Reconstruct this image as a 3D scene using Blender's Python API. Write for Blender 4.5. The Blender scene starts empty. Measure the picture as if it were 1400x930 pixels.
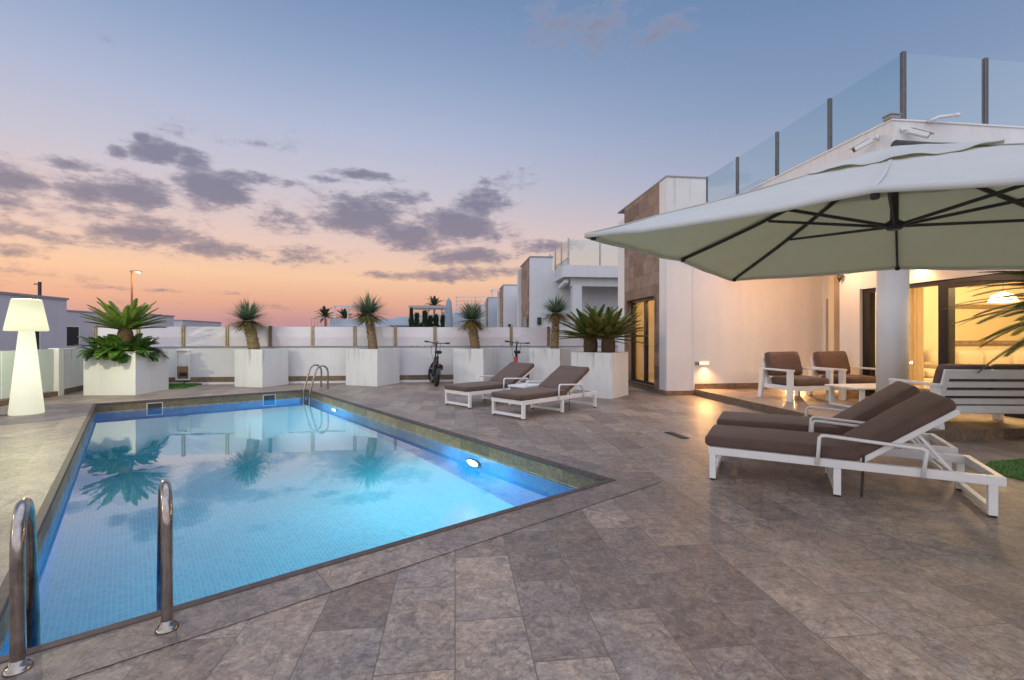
import bpy, bmesh, math, random
from mathutils import Vector, Matrix, noise
random.seed(7)
C = bpy.context.scene.collection
SC = bpy.context.scene
R = math.radians
ALPHA = math.atan2(.119, .993)          # how far the house is turned from the view axis

# ------------------------------------------------------------------ mesh helpers
class MB:
    def __init__(self):
        self.v = []; self.f = []; self.m = []; self.s = []
    def add(self, vs, fs, mi=0, smooth=False):
        b = len(self.v)
        self.v += [tuple(p) for p in vs]
        for f in fs:
            self.f.append([b + i for i in f]); self.m.append(mi); self.s.append(smooth)
    def box(self, x0, x1, y0, y1, z0, z1, mi=0, M=None):
        vs = [Vector((x, y, z)) for z in (z0, z1) for y in (y0, y1) for x in (x0, x1)]
        if M is not None: vs = [M @ p for p in vs]
        self.add(vs, [(0,2,3,1), (4,5,7,6), (0,1,5,4), (2,6,7,3), (0,4,6,2), (1,3,7,5)], mi)
        return self
    def bar(self, a, b, w, h, up=(0,0,1), mi=0):
        a = Vector(a); b = Vector(b); d = (b - a); L = d.length; d.normalize()
        u = Vector(up); sd = d.cross(u)
        if sd.length < 1e-5: sd = d.cross(Vector((1,0,0)))
        sd.normalize(); u = sd.cross(d)
        M = Matrix((( d.x, sd.x, u.x, a.x), (d.y, sd.y, u.y, a.y), (d.z, sd.z, u.z, a.z), (0,0,0,1)))
        self.box(0, L, -w/2, w/2, -h/2, h/2, mi, M)
        return self
    def tube(self, pts, r, n=10, mi=0, cap=True, closed=False):
        pts = [Vector(p) for p in pts]
        rs = r if isinstance(r, (list, tuple)) else [r]*len(pts)
        vs = []; N = len(pts); up = None
        for i, p in enumerate(pts):
            if closed: d = pts[(i+1) % N] - pts[i-1]
            else: d = pts[min(i+1, N-1)] - pts[max(i-1, 0)]
            d.normalize()
            if up is None:
                up = Vector((0,0,1)) if abs(d.z) < .9 else Vector((1,0,0))
            s = d.cross(up); s.normalize(); up = s.cross(d); up.normalize()
            for k in range(n):
                a = 2*math.pi*k/n
                vs.append(p + (s*math.cos(a) + up*math.sin(a))*rs[i])
        fs = []
        for i in range(N if closed else N-1):
            j = (i+1) % N
            for k in range(n):
                fs.append((i*n+k, i*n+(k+1) % n, j*n+(k+1) % n, j*n+k))
        self.add(vs, fs, mi, True)
        if cap and not closed:
            b = len(self.v) - N*n
            self.f.append([b+k for k in range(n)][::-1]); self.m.append(mi); self.s.append(False)
            self.f.append([b+(N-1)*n+k for k in range(n)]); self.m.append(mi); self.s.append(False)
        return self
    def lathe(self, prof, n=24, c=(0,0,0), mi=0, smooth=True, M=None):
        vs = []
        for (r, z) in prof:
            for k in range(n):
                a = 2*math.pi*k/n
                p = Vector((c[0]+r*math.cos(a), c[1]+r*math.sin(a), c[2]+z))
                vs.append(M @ p if M is not None else p)
        fs = []
        for i in range(len(prof)-1):
            for k in range(n):
                fs.append((i*n+k, i*n+(k+1) % n, (i+1)*n+(k+1) % n, (i+1)*n+k))
        self.add(vs, fs, mi, smooth)
        b = len(self.v) - len(prof)*n
        if prof[0][0] > 1e-4:
            self.f.append([b+k for k in range(n)][::-1]); self.m.append(mi); self.s.append(False)
        if prof[-1][0] > 1e-4:
            self.f.append([b+(len(prof)-1)*n+k for k in range(n)]); self.m.append(mi); self.s.append(False)
        return self
    def prism(self, poly, z0, z1, mi=0):
        n = len(poly)
        vs = [(x, y, z0) for x, y in poly] + [(x, y, z1) for x, y in poly]
        fs = [tuple(range(n))[::-1], tuple(range(n, 2*n))] + [(i, (i+1) % n, n+(i+1) % n, n+i) for i in range(n)]
        self.add(vs, fs, mi)
        return self
    def cushion(self, x0, x1, y0, y1, z0, z1, r=.03, bulge=.012, mi=0, M=None, seed=0):
        # soft rounded pad: gridded box whose corners are rounded and whose broad faces swell a little
        cx, cy, cz = (x0+x1)/2, (y0+y1)/2, (z0+z1)/2
        hx, hy, hz = (x1-x0)/2, (y1-y0)/2, (z1-z0)/2
        r = min(r, hz*.98, hx, hy)
        def ax(h, n):
            e = [-h, -h+r*.3, -h+r*.7, -h+r]
            m = [(-h+r) + (2*h-2*r)*i/n for i in range(1, n)]
            return e + m + [-q for q in e[::-1]]
        X = ax(hx, 9); Y = ax(hy, 6); Z = [-hz, -hz*.5, 0, hz*.5, hz] if hz > r*1.01 else [-hz, -hz*.7, -hz*.3, 0, hz*.3, hz*.7, hz]
        idx = {}; vs = []
        def vid(i, j, k):
            if (i, j, k) not in idx:
                p = Vector((X[i], Y[j], Z[k]))
                q = Vector((max(-hx+r, min(hx-r, p.x)), max(-hy+r, min(hy-r, p.y)), max(-hz+r, min(hz-r, p.z))))
                d = p - q
                if d.length > 1e-7:
                    p = q + d.normalized()*r
                w = (1-(p.x/hx)**2)*(1-(p.y/hy)**2)
                p.z += math.copysign(bulge*max(w, 0), p.z)
                nz = noise.noise(Vector((p.x*6+seed*3.1, p.y*6, p.z*3+seed)))
                p += Vector((nz, nz*.5, nz))*.004
                p += Vector((cx, cy, cz))
                idx[(i, j, k)] = len(vs); vs.append(M @ p if M is not None else p)
            return idx[(i, j, k)]
        fs = []
        nx, ny, nz_ = len(X)-1, len(Y)-1, len(Z)-1
        for i in range(nx):
            for j in range(ny):
                fs.append((vid(i,j,nz_), vid(i+1,j,nz_), vid(i+1,j+1,nz_), vid(i,j+1,nz_)))
                fs.append((vid(i,j,0), vid(i,j+1,0), vid(i+1,j+1,0), vid(i+1,j,0)))
        for i in range(nx):
            for k in range(nz_):
                fs.append((vid(i,0,k), vid(i+1,0,k), vid(i+1,0,k+1), vid(i,0,k+1)))
                fs.append((vid(i,ny,k), vid(i,ny,k+1), vid(i+1,ny,k+1), vid(i+1,ny,k)))
        for j in range(ny):
            for k in range(nz_):
                fs.append((vid(0,j,k), vid(0,j,k+1), vid(0,j+1,k+1), vid(0,j+1,k)))
                fs.append((vid(nx,j,k), vid(nx,j+1,k), vid(nx,j+1,k+1), vid(nx,j,k+1)))
        self.add(vs, fs, mi, True)
        return self
    def build(self, name, mat, parent=None, bevel=0, loc=None, rotz=0, seg=2):
        me = bpy.data.meshes.new(name)
        me.from_pydata(self.v, [], self.f)
        mats = mat if isinstance(mat, (list, tuple)) else [mat]
        for m in mats: me.materials.append(m)
        me.polygons.foreach_set('material_index', self.m)
        me.polygons.foreach_set('use_smooth', self.s)
        me.update()
        o = bpy.data.objects.new(name, me)
        C.objects.link(o)
        if parent is not None: o.parent = parent
        if loc is not None: o.location = loc
        if rotz: o.rotation_euler.z = rotz
        if bevel:
            b = o.modifiers.new('bevel', 'BEVEL'); b.width = bevel; b.segments = seg
            b.limit_method = 'ANGLE'; b.angle_limit = R(40)
        return o

def tag(o, label=None, cat=None, group=None, kind=None):
    if label: o['label'] = label
    if cat: o['category'] = cat
    if group: o['group'] = group
    if kind: o['kind'] = kind
    return o
def thing(name, label, cat, loc=(0,0,0), rotz=0, group=None):
    o = bpy.data.objects.new(name, None); C.objects.link(o)
    o.location = loc; o.rotation_euler.z = rotz; o.empty_display_size = .2
    return tag(o, label, cat, group)
def copy_tree(o, parent=None):
    c = o.copy(); C.objects.link(c)
    if parent is not None: c.parent = parent
    for ch in list(o.children): copy_tree(ch, c)
    return c
def hs(s, t):   # house axes -> world
    return (s*.993 - t*.119, s*.119 + t*.993)

# ------------------------------------------------------------------ material helpers
def mat(name):
    m = bpy.data.materials.new(name); m.use_nodes = True
    nt = m.node_tree; p = nt.nodes['Principled BSDF']
    return m, nt, p
def N(nt, typ, **kw):
    n = nt.nodes.new(typ)
    for k, v in kw.items():
        if k in n.inputs.keys() if isinstance(k, str) else False: n.inputs[k].default_value = v
        else: setattr(n, k, v)
    return n
def ramp(nt, fac, stops, interp='LINEAR'):
    r = nt.nodes.new('ShaderNodeValToRGB'); r.color_ramp.interpolation = interp
    el = r.color_ramp.elements
    while len(el) > 1: el.remove(el[0])
    el[0].position = stops[0][0]; el[0].color = (*stops[0][1], 1)
    for pos, col in stops[1:]:
        e = el.new(pos); e.color = (*col, 1)
    if fac is not None: nt.links.new(fac, r.inputs['Fac'])
    return r
def mixc(nt, fac, a, b, mode='MIX'):
    n = nt.nodes.new('ShaderNodeMix'); n.data_type = 'RGBA'; n.blend_type = mode; n.clamp_result = False
    for sock, val in ((n.inputs[0], fac), (n.inputs[6], a), (n.inputs[7], b)):
        if hasattr(val, 'is_linked'): nt.links.new(val, sock)
        elif isinstance(val, (int, float)): sock.default_value = val
        else: sock.default_value = (*val, 1) if len(val) == 3 else val
    return n.outputs[2]
def math_(nt, op, a, b=None, c=None, clamp=False):
    n = nt.nodes.new('ShaderNodeMath'); n.operation = op; n.use_clamp = clamp
    for i, val in enumerate((a, b, c)):
        if val is None: continue
        if hasattr(val, 'is_linked'): nt.links.new(val, n.inputs[i])
        else: n.inputs[i].default_value = val
    return n.outputs[0]
def noise_(nt, vec, scale, detail=4, rough=.55, dist=0):
    n = nt.nodes.new('ShaderNodeTexNoise'); n.inputs['Scale'].default_value = scale
    n.inputs['Detail'].default_value = detail; n.inputs['Roughness'].default_value = rough
    n.inputs['Distortion'].default_value = dist
    if vec is not None: nt.links.new(vec, n.inputs['Vector'])
    return n
def coords(nt, which='Object', scale=None, rot=None):
    tc = nt.nodes.new('ShaderNodeTexCoord')
    if scale is None and rot is None: return tc.outputs[which]
    mp = nt.nodes.new('ShaderNodeMapping')
    nt.links.new(tc.outputs[which], mp.inputs['Vector'])
    if scale: mp.inputs['Scale'].default_value = scale
    if rot: mp.inputs['Rotation'].default_value = rot
    return mp.outputs[0]
def bump(nt, p, height, strength=.3, dist=.01):
    b = nt.nodes.new('ShaderNodeBump'); b.inputs['Strength'].default_value = strength
    b.inputs['Distance'].default_value = dist
    nt.links.new(height, b.inputs['Height']); nt.links.new(b.outputs[0], p.inputs['Normal'])
    return b
def simple(name, col, rough=.5, metal=0, var=.12, nscale=6, bmp=0, bscale=120, spec=None, streak=False):
    m, nt, p = mat(name)
    co = coords(nt, 'Object')
    if streak: co2 = coords(nt, 'Object', scale=(1, 1, .12))
    nz = noise_(nt, co2 if streak else co, nscale, 5)
    lo = tuple(c*(1-var) for c in col); hi = tuple(min(1, c*(1+var*.6)) for c in col)
    r = ramp(nt, nz.outputs[0], [(.3, lo), (.7, hi)])
    nt.links.new(r.outputs[0], p.inputs['Base Color'])
    p.inputs['Roughness'].default_value = rough; p.inputs['Metallic'].default_value = metal
    if spec is not None: p.inputs['Specular IOR Level'].default_value = spec
    if bmp:
        n2 = noise_(nt, co, bscale, 3); bump(nt, p, n2.outputs[0], bmp, .004)
    return m

def canopy_mat(name, lo, hi_, tcol, tfac):
    m, nt, p = mat(name)
    co = coords(nt, 'Object')
    n1 = noise_(nt, co, 1.7, 5, .6); n2 = noise_(nt, co, 260, 2)
    r = ramp(nt, n1.outputs[0], [(.3, lo), (.7, hi_)])
    nt.links.new(r.outputs[0], p.inputs['Base Color']); p.inputs['Roughness'].default_value = .85
    bump(nt, p, math_(nt, 'ADD', noise_(nt, co, 5, 4, .6, .5).outputs[0], math_(nt, 'MULTIPLY', n2.outputs[0], .06)), .3, .02)
    tr = nt.nodes.new('ShaderNodeBsdfTranslucent'); tr.inputs[0].default_value = (*tcol, 1)
    mx = nt.nodes.new('ShaderNodeMixShader'); mx.inputs[0].default_value = tfac
    nt.links.new(p.outputs[0], mx.inputs[1]); nt.links.new(tr.outputs[0], mx.inputs[2])
    nt.links.new(mx.outputs[0], nt.nodes['Material Output'].inputs[0])
    return m
# ---- plaster / paint
def plaster(name, col, dirt=.06):
    m, nt, p = mat(name)
    co = coords(nt, 'Object')
    n1 = noise_(nt, co, .9, 5, .6); n2 = noise_(nt, coords(nt, 'Object', scale=(3, 3, .25)), 1.6, 5, .6)
    a = math_(nt, 'MULTIPLY', n1.outputs[0], n2.outputs[0])
    r = ramp(nt, a, [(.10, tuple(c*(1-dirt*1.3) for c in col)), (.3, col), (.5, tuple(min(.9, c*1.03) for c in col))])
    nt.links.new(r.outputs[0], p.inputs['Base Color']); p.inputs['Roughness'].default_value = .75
    n3 = noise_(nt, co, 90, 4); bump(nt, p, n3.outputs[0], .12, .004)
    return m
M = {}
M['white_wall'] = plaster('white_plaster', (.74, .725, .715))
M['planter'] = plaster('planter_plaster', (.74, .74, .72), .09)
def stains(m, z_top, amount):
    nt = m.node_tree; p = nt.nodes['Principled BSDF']; src = p.inputs['Base Color'].links[0].from_socket
    tc = nt.nodes.new('ShaderNodeTexCoord'); sp = nt.nodes.new('ShaderNodeSeparateXYZ'); nt.links.new(tc.outputs['Object'], sp.inputs[0])
    st_ = noise_(nt, coords(nt, 'Object', scale=(1, 1, .05)), 9, 4, .7)
    br_ = noise_(nt, tc.outputs['Object'], 5, 5, .7)
    a = ramp(nt, st_.outputs[0], [(.52, (0,)*3), (.66, (1,)*3)])
    h = nt.nodes.new('ShaderNodeMapRange'); nt.links.new(sp.outputs[2], h.inputs[0]); h.inputs[1].default_value = z_top-.45; h.inputs[2].default_value = z_top
    f = math_(nt, 'MULTIPLY', math_(nt, 'MULTIPLY', a.outputs[0], h.outputs[0]), math_(nt, 'MULTIPLY', br_.outputs[0], amount))
    sc_ = ramp(nt, br_.outputs[0], [(.60, (0,)*3), (.72, (.35,)*3)])
    f = math_(nt, 'MAXIMUM', f, math_(nt, 'MULTIPLY', sc_.outputs[0], .35))
    nt.links.new(mixc(nt, f, src, (.30, .28, .24)), p.inputs['Base Color'])
stains(M['planter'], .93, 2.0)
stains(M['white_wall'], 4.2, .5)
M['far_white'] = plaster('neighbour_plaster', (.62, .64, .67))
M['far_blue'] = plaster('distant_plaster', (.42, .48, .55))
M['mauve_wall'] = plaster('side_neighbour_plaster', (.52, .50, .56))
M['ceiling'] = plaster('porch_ceiling_paint', (.72, .70, .68))
M['white_metal'] = simple('white_painted_aluminium', (.76, .75, .74), .38, 0, .05, 9, .05, 200)
M['dark_frame'] = simple('dark_anodised_frame', (.018, .016, .015), .4, .2, .2, 8)
M['grey_metal'] = simple('brushed_grey_metal', (.33, .33, .33), .35, .9, .15, 14)
M['rail_post'] = simple('dark_grey_post_metal', (.13, .135, .14), .4, .6, .15, 14)
M['bronze_post'] = simple('champagne_post_metal', (.34, .27, .17), .35, .75, .2, 10)
M['black_rubber'] = simple('black_rubber', (.018, .018, .019), .8, 0, .2, 20, .2, 150)
M['black_paint'] = simple('black_bike_paint', (.015, .016, .018), .35, .1, .2, 8)
M['dark_red'] = simple('dark_red_lens', (.09, .008, .008), .3)
M['red_paint'] = simple('red_bike_paint', (.5, .03, .025), .3, 0, .15, 8)
M['umbrella_metal'] = simple('umbrella_dark_metal', (.05, .055, .055), .45, .4, .2, 8)
M['strap'] = simple('dark_strap', (.03, .02, .018), .8)
M['brown_door'] = simple('brown_door_wood', (.10, .045, .022), .5, 0, .3, 5, .1, 40, streak=True)
M['cap'] = simple('grey_coping_cap', (.28, .28, .29), .55)
M['pot'] = simple('pale_clay_pot', (.5, .45, .38), .7)
M['stone_grey'] = simple('galvanised_box', (.45, .45, .43), .5, .3)
M['wall_lamp'] = simple('black_lamp_housing', (.02, .02, .02), .4)
M['soil'] = simple('planter_soil', (.07, .05, .035), .95, 0, .4, 30, .5, 60)
M['camera_white'] = simple('white_camera_plastic', (.75, .75, .75), .3, 0, .03)
M['sofa_fabric'] = simple('cream_sofa_fabric', (.62, .53, .42), .9, 0, .1, 12, .2, 200)
M['room_wall'] = plaster('room_wall_paint', (.74, .64, .46), .03)
M['curtain'] = canopy_mat('cream_sheer_curtain', (.70, .62, .48), (.78, .70, .56), (.85, .74, .52), .7)
M['gold_frame'] = simple('silver_gilt_frame', (.26, .20, .12), .35, .5, .2, 12)
M['brown_box'] = simple('brown_meter_box', (.28, .15, .07), .6)

def stainless():
    m, nt, p = mat('stainless_steel')
    co = coords(nt, 'Object', scale=(1, 1, .6))
    n1 = noise_(nt, co, 18, 6, .65); n2 = noise_(nt, co, 120, 4)
    r = ramp(nt, n1.outputs[0], [(.3, (.20, .16, .13)), (.55, (.38, .34, .31)), (.75, (.50, .47, .45))])
    nt.links.new(r.outputs[0], p.inputs['Base Color'])
    p.inputs['Metallic'].default_value = 1
    rr = ramp(nt, n2.outputs[0], [(.3, (.10,)*3), (.7, (.26,)*3)])
    nt.links.new(rr.outputs[0], p.inputs['Roughness'])
    bump(nt, p, n2.outputs[0], .05, .002)
    return m
M['steel'] = stainless()

def fabric(name, col, wscale=900):
    m, nt, p = mat(name)
    co = coords(nt, 'Object')
    n1 = noise_(nt, co, 7, 5, .6); n2 = noise_(nt, co, 300, 2)
    r = ramp(nt, n1.outputs[0], [(.25, tuple(c*.78 for c in col)), (.75, tuple(c*1.15 for c in col))])
    c2 = mixc(nt, .25, r.outputs[0], n2.outputs[1], 'SOFT_LIGHT')
    nt.links.new(c2, p.inputs['Base Color'])
    p.inputs['Roughness'].default_value = .88
    p.inputs['Sheen Weight'].default_value = .08
    n3 = noise_(nt, co, 14, 3, .5, .6)
    h = math_(nt, 'ADD', math_(nt, 'MULTIPLY', n3.outputs[0], 1.0), math_(nt, 'MULTIPLY', n2.outputs[0], .12))
    bump(nt, p, h, .35, .015)
    return m
M['brown_fabric'] = fabric('brown_outdoor_fabric', (.115, .070, .056))

M['canvas'] = canopy_mat('umbrella_canvas', (.72, .74, .77), (.80, .82, .84), (.70, .69, .55), .42)  # top face of the off-white cloth, cool skylight put into its colour
M['canvas_in'] = canopy_mat('umbrella_canvas_inside', (.72, .71, .57), (.78, .77, .63), (.74, .72, .52), .5)  # same cloth underneath, warm light from below put into its colour

def slate(name, rot, base=((.190, .150, .126), (.318, .260, .216), (.248, .205, .177)), bw=.6, bh=.3, off=.5, mortar=True, bumps=.55):
    """natural-cleft stone tiles: tone per tile, veins, stains, joints"""
    m, nt, p = mat(name)
    co = coords(nt, 'Object', rot=(0, 0, rot))
    tc = coords(nt, 'Object')
    br = nt.nodes.new('ShaderNodeTexBrick'); nt.links.new(co, br.inputs['Vector'])
    br.offset = off; br.offset_frequency = 2; br.squash = 1
    br.inputs['Scale'].default_value = 1; br.inputs['Brick Width'].default_value = bw; br.inputs['Row Height'].default_value = bh
    br.inputs['Mortar Size'].default_value = .0024; br.inputs['Mortar Smooth'].default_value = .25; br.inputs['Bias'].default_value = 0
    br.inputs['Color1'].default_value = (0, 0, 0, 1); br.inputs['Color2'].default_value = (1, 1, 1, 1); br.inputs['Mortar'].default_value = (.5, .5, .5, 1)
    tone = ramp(nt, br.outputs['Color'], [(0, base[0]), (.5, base[2]), (1, base[1])])
    # every tile has its own piece of pattern: offset the noise space by the tile's tone
    sh = nt.nodes.new('ShaderNodeVectorMath'); sh.operation = 'MULTIPLY_ADD'
    nt.links.new(br.outputs['Color'], sh.inputs[0]); sh.inputs[1].default_value = (7.3, 3.1, 5.7); nt.links.new(tc, sh.inputs[2])
    n1 = noise_(nt, sh.outputs[0], 3.0, 9, .66, 1.6)
    n2 = noise_(nt, sh.outputs[0], 15, 9, .72, 1.0)
    n3 = noise_(nt, tc, .55, 4, .55)
    n4 = noise_(nt, sh.outputs[0], 55, 5, .7)
    c1 = mixc(nt, .48, tone.outputs[0], ramp(nt, n1.outputs[0], [(.32, (.27, .27, .31)), (.46, (.47, .45, .43)), (.58, (.60, .56, .51)), (.70, (.70, .68, .66))]).outputs[0], 'OVERLAY')
    c2 = mixc(nt, .75, c1, ramp(nt, n2.outputs[0], [(.32, (.20, .20, .21)), (.5, (.5, .5, .5)), (.68, (.78, .76, .74))]).outputs[0], 'OVERLAY')
    c2 = mixc(nt, .45, c2, ramp(nt, n4.outputs[0], [(.34, (.25, .25, .25)), (.66, (.75, .75, .75))]).outputs[0], 'OVERLAY')
    n5 = noise_(nt, sh.outputs[0], 140, 3, .6)
    c2 = mixc(nt, .18, c2, ramp(nt, n5.outputs[0], [(.35, (.25,)*3), (.65, (.75,)*3)]).outputs[0], 'OVERLAY')
    c3 = mixc(nt, .45, c2, ramp(nt, n3.outputs[0], [(.35, (.38, .36, .37)), (.65, (.62, .60, .56))]).outputs[0], 'OVERLAY')
    n6 = noise_(nt, sh.outputs[0], 1.7, 5, .6, .8)
    c3 = mixc(nt, .28, c3, ramp(nt, n6.outputs[0], [(.36, (.40, .46, .58)), (.5, (.5, .5, .5)), (.64, (.60, .49, .40))]).outputs[0], 'OVERLAY')
    # cleft lines
    vo = nt.nodes.new('ShaderNodeTexNoise'); vo.inputs['Scale'].default_value = 2.4; vo.inputs['Detail'].default_value = 7; vo.inputs['Roughness'].default_value = .62; vo.inputs['Distortion'].default_value = 1.4
    nt.links.new(sh.outputs[0], vo.inputs['Vector'])
    cl = math_(nt, 'ABSOLUTE', math_(nt, 'SUBTRACT', vo.outputs[0], .5))
    crk = ramp(nt, cl, [(0, (1,)*3), (.010, (.0,)*3)])
    c4 = mixc(nt, math_(nt, 'MULTIPLY', crk.outputs[0], .55), c3, (.085, .072, .068))
    cl2 = math_(nt, 'ABSOLUTE', math_(nt, 'SUBTRACT', n2.outputs[0], .56))
    crk2 = ramp(nt, cl2, [(0, (1,)*3), (.008, (.0,)*3)])
    c4 = mixc(nt, math_(nt, 'MULTIPLY', crk2.outputs[0], .25), c4, (.46, .40, .36))
    c5 = mixc(nt, math_(nt, 'MULTIPLY', br.outputs['Fac'], .8), c4, (.10, .085, .075)) if mortar else c4
    nt.links.new(c5, p.inputs['Base Color'])
    rr = ramp(nt, n2.outputs[0], [(.3, (.32,)*3), (.7, (.56,)*3)])
    nt.links.new(rr.outputs[0], p.inputs['Roughness'])
    p.inputs['Specular IOR Level'].default_value = .4
    # relief: terraces as in cleft slate
    st = ramp(nt, vo.outputs[0], [(.40, (.0,)*3), (.41, (.25,)*3), (.495, (.3,)*3), (.505, (.6,)*3), (.58, (.65,)*3), (.59, (.9,)*3)])
    h = math_(nt, 'ADD', math_(nt, 'MULTIPLY', st.outputs[0], .35), math_(nt, 'MULTIPLY', n2.outputs[0], .45))
    h = math_(nt, 'ADD', h, math_(nt, 'MULTIPLY', n4.outputs[0], .22))
    h = math_(nt, 'SUBTRACT', h, math_(nt, 'MULTIPLY', br.outputs['Fac'], .8))
    bump(nt, p, h, bumps, .016)
    return m
M['deck'] = slate('slate_deck_tiles', R(90))
M['border'] = slate('slate_border_tiles', 0, bw=.62, bh=5, off=0)
M['border_cross'] = slate('slate_border_tiles_across', R(90), bw=.62, bh=5, off=0)
M['platform'] = slate('slate_platform_tiles', R(90))
M['band'] = slate('mossy_slate_band', 0, base=((.13, .10, .05), (.33, .25, .125), (.21, .16, .085)), bw=.6, bh=5, off=0)
M['skirting'] = slate('brown_stone_skirting', 0, base=((.12, .08, .05), (.21, .15, .095), (.16, .12, .085)), bw=.6, bh=5, off=0, bumps=.3)
M['nosing'] = simple('dark_brown_nosing', (.085, .055, .048), .6, 0, .35, 20, .2, 60)

def stone_clad():
    m, nt, p = mat('brown_stone_cladding')
    co = coords(nt, 'Object', rot=(0, R(90), R(90)))
    tc = nt.nodes.new('ShaderNodeTexCoord')
    sp = nt.nodes.new('ShaderNodeSeparateXYZ'); nt.links.new(tc.outputs['Object'], sp.inputs[0])
    cb = nt.nodes.new('ShaderNodeCombineXYZ'); nt.links.new(sp.outputs[1], cb.inputs[0]); nt.links.new(sp.outputs[2], cb.inputs[1])
    br = nt.nodes.new('ShaderNodeTexBrick'); nt.links.new(cb.outputs[0], br.inputs['Vector'])
    br.inputs['Scale'].default_value = 1; br.inputs['Brick Width'].default_value = .6; br.inputs['Row Height'].default_value = .3
    br.inputs['Mortar Size'].default_value = .004; br.inputs['Mortar Smooth'].default_value = .2
    br.inputs['Color1'].default_value = (.17, .115, .085, 1); br.inputs['Color2'].default_value = (.31, .225, .17, 1); br.inputs['Mortar'].default_value = (.09, .07, .06, 1)
    n1 = noise_(nt, tc.outputs['Object'], 4, 7, .65, .6); n2 = noise_(nt, tc.outputs['Object'], 26, 6, .65)
    c = mixc(nt, .7, br.outputs[0], n1.outputs[0], 'OVERLAY'); c = mixc(nt, .5, c, n2.outputs[0], 'OVERLAY')
    nt.links.new(c, p.inputs['Base Color']); p.inputs['Roughness'].default_value = .75
    h = math_(nt, 'SUBTRACT', math_(nt, 'MULTIPLY', n1.outputs[0], .6), br.outputs['Fac'])
    bump(nt, p, h, .5, .01)
    return m
M['stone_clad'] = stone_clad()

def blockwork():
    m, nt, p = mat('painted_blockwork')
    tc = nt.nodes.new('ShaderNodeTexCoord')
    sp = nt.nodes.new('ShaderNodeSeparateXYZ'); nt.links.new(tc.outputs['Object'], sp.inputs[0])
    cb = nt.nodes.new('ShaderNodeCombineXYZ'); nt.links.new(sp.outputs[0], cb.inputs[0]); nt.links.new(sp.outputs[2], cb.inputs[1])
    br = nt.nodes.new('ShaderNodeTexBrick'); nt.links.new(cb.outputs[0], br.inputs['Vector'])
    br.inputs['Scale'].default_value = 1; br.inputs['Brick Width'].default_value = .4; br.inputs['Row Height'].default_value = .2
    br.inputs['Mortar Size'].default_value = .004
    n1 = noise_(nt, tc.outputs['Object'], .8, 6, .6); n2 = noise_(nt, tc.outputs['Object'], 40, 4)
    r = ramp(nt, n1.outputs[0], [(.3, (.62, .62, .64)), (.7, (.76, .75, .74))])
    c = mixc(nt, math_(nt, 'MULTIPLY', br.outputs['Fac'], .16), r.outputs[0], (.45, .45, .46))
    nt.links.new(c, p.inputs['Base Color']); p.inputs['Roughness'].default_value = .7
    bump(nt, p, math_(nt, 'SUBTRACT', math_(nt, 'MULTIPLY', n2.outputs[0], .3), br.outputs['Fac']), .35, .006)
    return m
M['block'] = blockwork()

def mosaic(name, c1, c2, grout, flat=True):
    m, nt, p = mat(name)
    tc = nt.nodes.new('ShaderNodeTexCoord')
    vec = tc.outputs['Object']
    if not flat:
        sp = nt.nodes.new('ShaderNodeSeparateXYZ'); nt.links.new(vec, sp.inputs[0])
        cb = nt.nodes.new('ShaderNodeCombineXYZ')
        nt.links.new(math_(nt, 'ADD', sp.outputs[0], sp.outputs[1]), cb.inputs[0]); nt.links.new(sp.outputs[2], cb.inputs[1]); vec = cb.outputs[0]
    br = nt.nodes.new('ShaderNodeTexBrick'); nt.links.new(vec, br.inputs['Vector'])
    br.offset = 0; br.inputs['Scale'].default_value = 1; br.inputs['Brick Width'].default_value = .031; br.inputs['Row Height'].default_value = .031
    br.inputs['Mortar Size'].default_value = .0016
    br.inputs['Color1'].default_value = (*c1, 1); br.inputs['Color2'].default_value = (*c2, 1); br.inputs['Mortar'].default_value = (*grout, 1)
    n1 = noise_(nt, tc.outputs['Object'], .7, 3)
    c = mixc(nt, .3, br.outputs[0], n1.outputs[0], 'OVERLAY')
    nt.links.new(c, p.inputs['Base Color']); p.inputs['Roughness'].default_value = .25
    return m
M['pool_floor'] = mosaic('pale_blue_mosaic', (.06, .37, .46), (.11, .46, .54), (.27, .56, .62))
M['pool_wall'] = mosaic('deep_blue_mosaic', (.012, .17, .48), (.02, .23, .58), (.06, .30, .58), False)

def water():
    m, nt, p = mat('pool_water')
    nt.nodes.remove(p)
    g = nt.nodes.new('ShaderNodeBsdfRefraction'); g.inputs['Color'].default_value = (.88, .97, 1, 1); g.inputs['Roughness'].default_value = 0; g.inputs['IOR'].default_value = 1.333
    gg = nt.nodes.new('ShaderNodeBsdfGlossy'); gg.inputs['Roughness'].default_value = 0
    fr = nt.nodes.new('ShaderNodeFresnel'); fr.inputs[0].default_value = 1.333
    mx = nt.nodes.new('ShaderNodeMixShader')
    ge = nt.nodes.new('ShaderNodeNewGeometry')
    top = math_(nt, 'MINIMUM', math_(nt, 'MULTIPLY_ADD', fr.outputs[0], 2.3, .035, clamp=True), .66)
    nt.links.new(math_(nt, 'MAXIMUM', top, math_(nt, 'MULTIPLY', fr.outputs[0], ge.outputs['Backfacing'])), mx.inputs[0])
    co = coords(nt, 'Object')
    n1 = noise_(nt, co, 1.3, 2, .5); n2 = noise_(nt, co, 6, 2, .5)
    b = nt.nodes.new('ShaderNodeBump'); b.inputs['Strength'].default_value = .06; b.inputs['Distance'].default_value = .02
    nt.links.new(math_(nt, 'ADD', n1.outputs[0], math_(nt, 'MULTIPLY', n2.outputs[0], .25)), b.inputs['Height'])
    for q_ in (g, gg, fr): nt.links.new(b.outputs[0], q_.inputs['Normal'])
    nt.links.new(g.outputs[0], mx.inputs[1]); nt.links.new(gg.outputs[0], mx.inputs[2])
    nt.links.new(mx.outputs[0], nt.nodes['Material Output'].inputs[0])
    return m
M['water'] = water()

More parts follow.
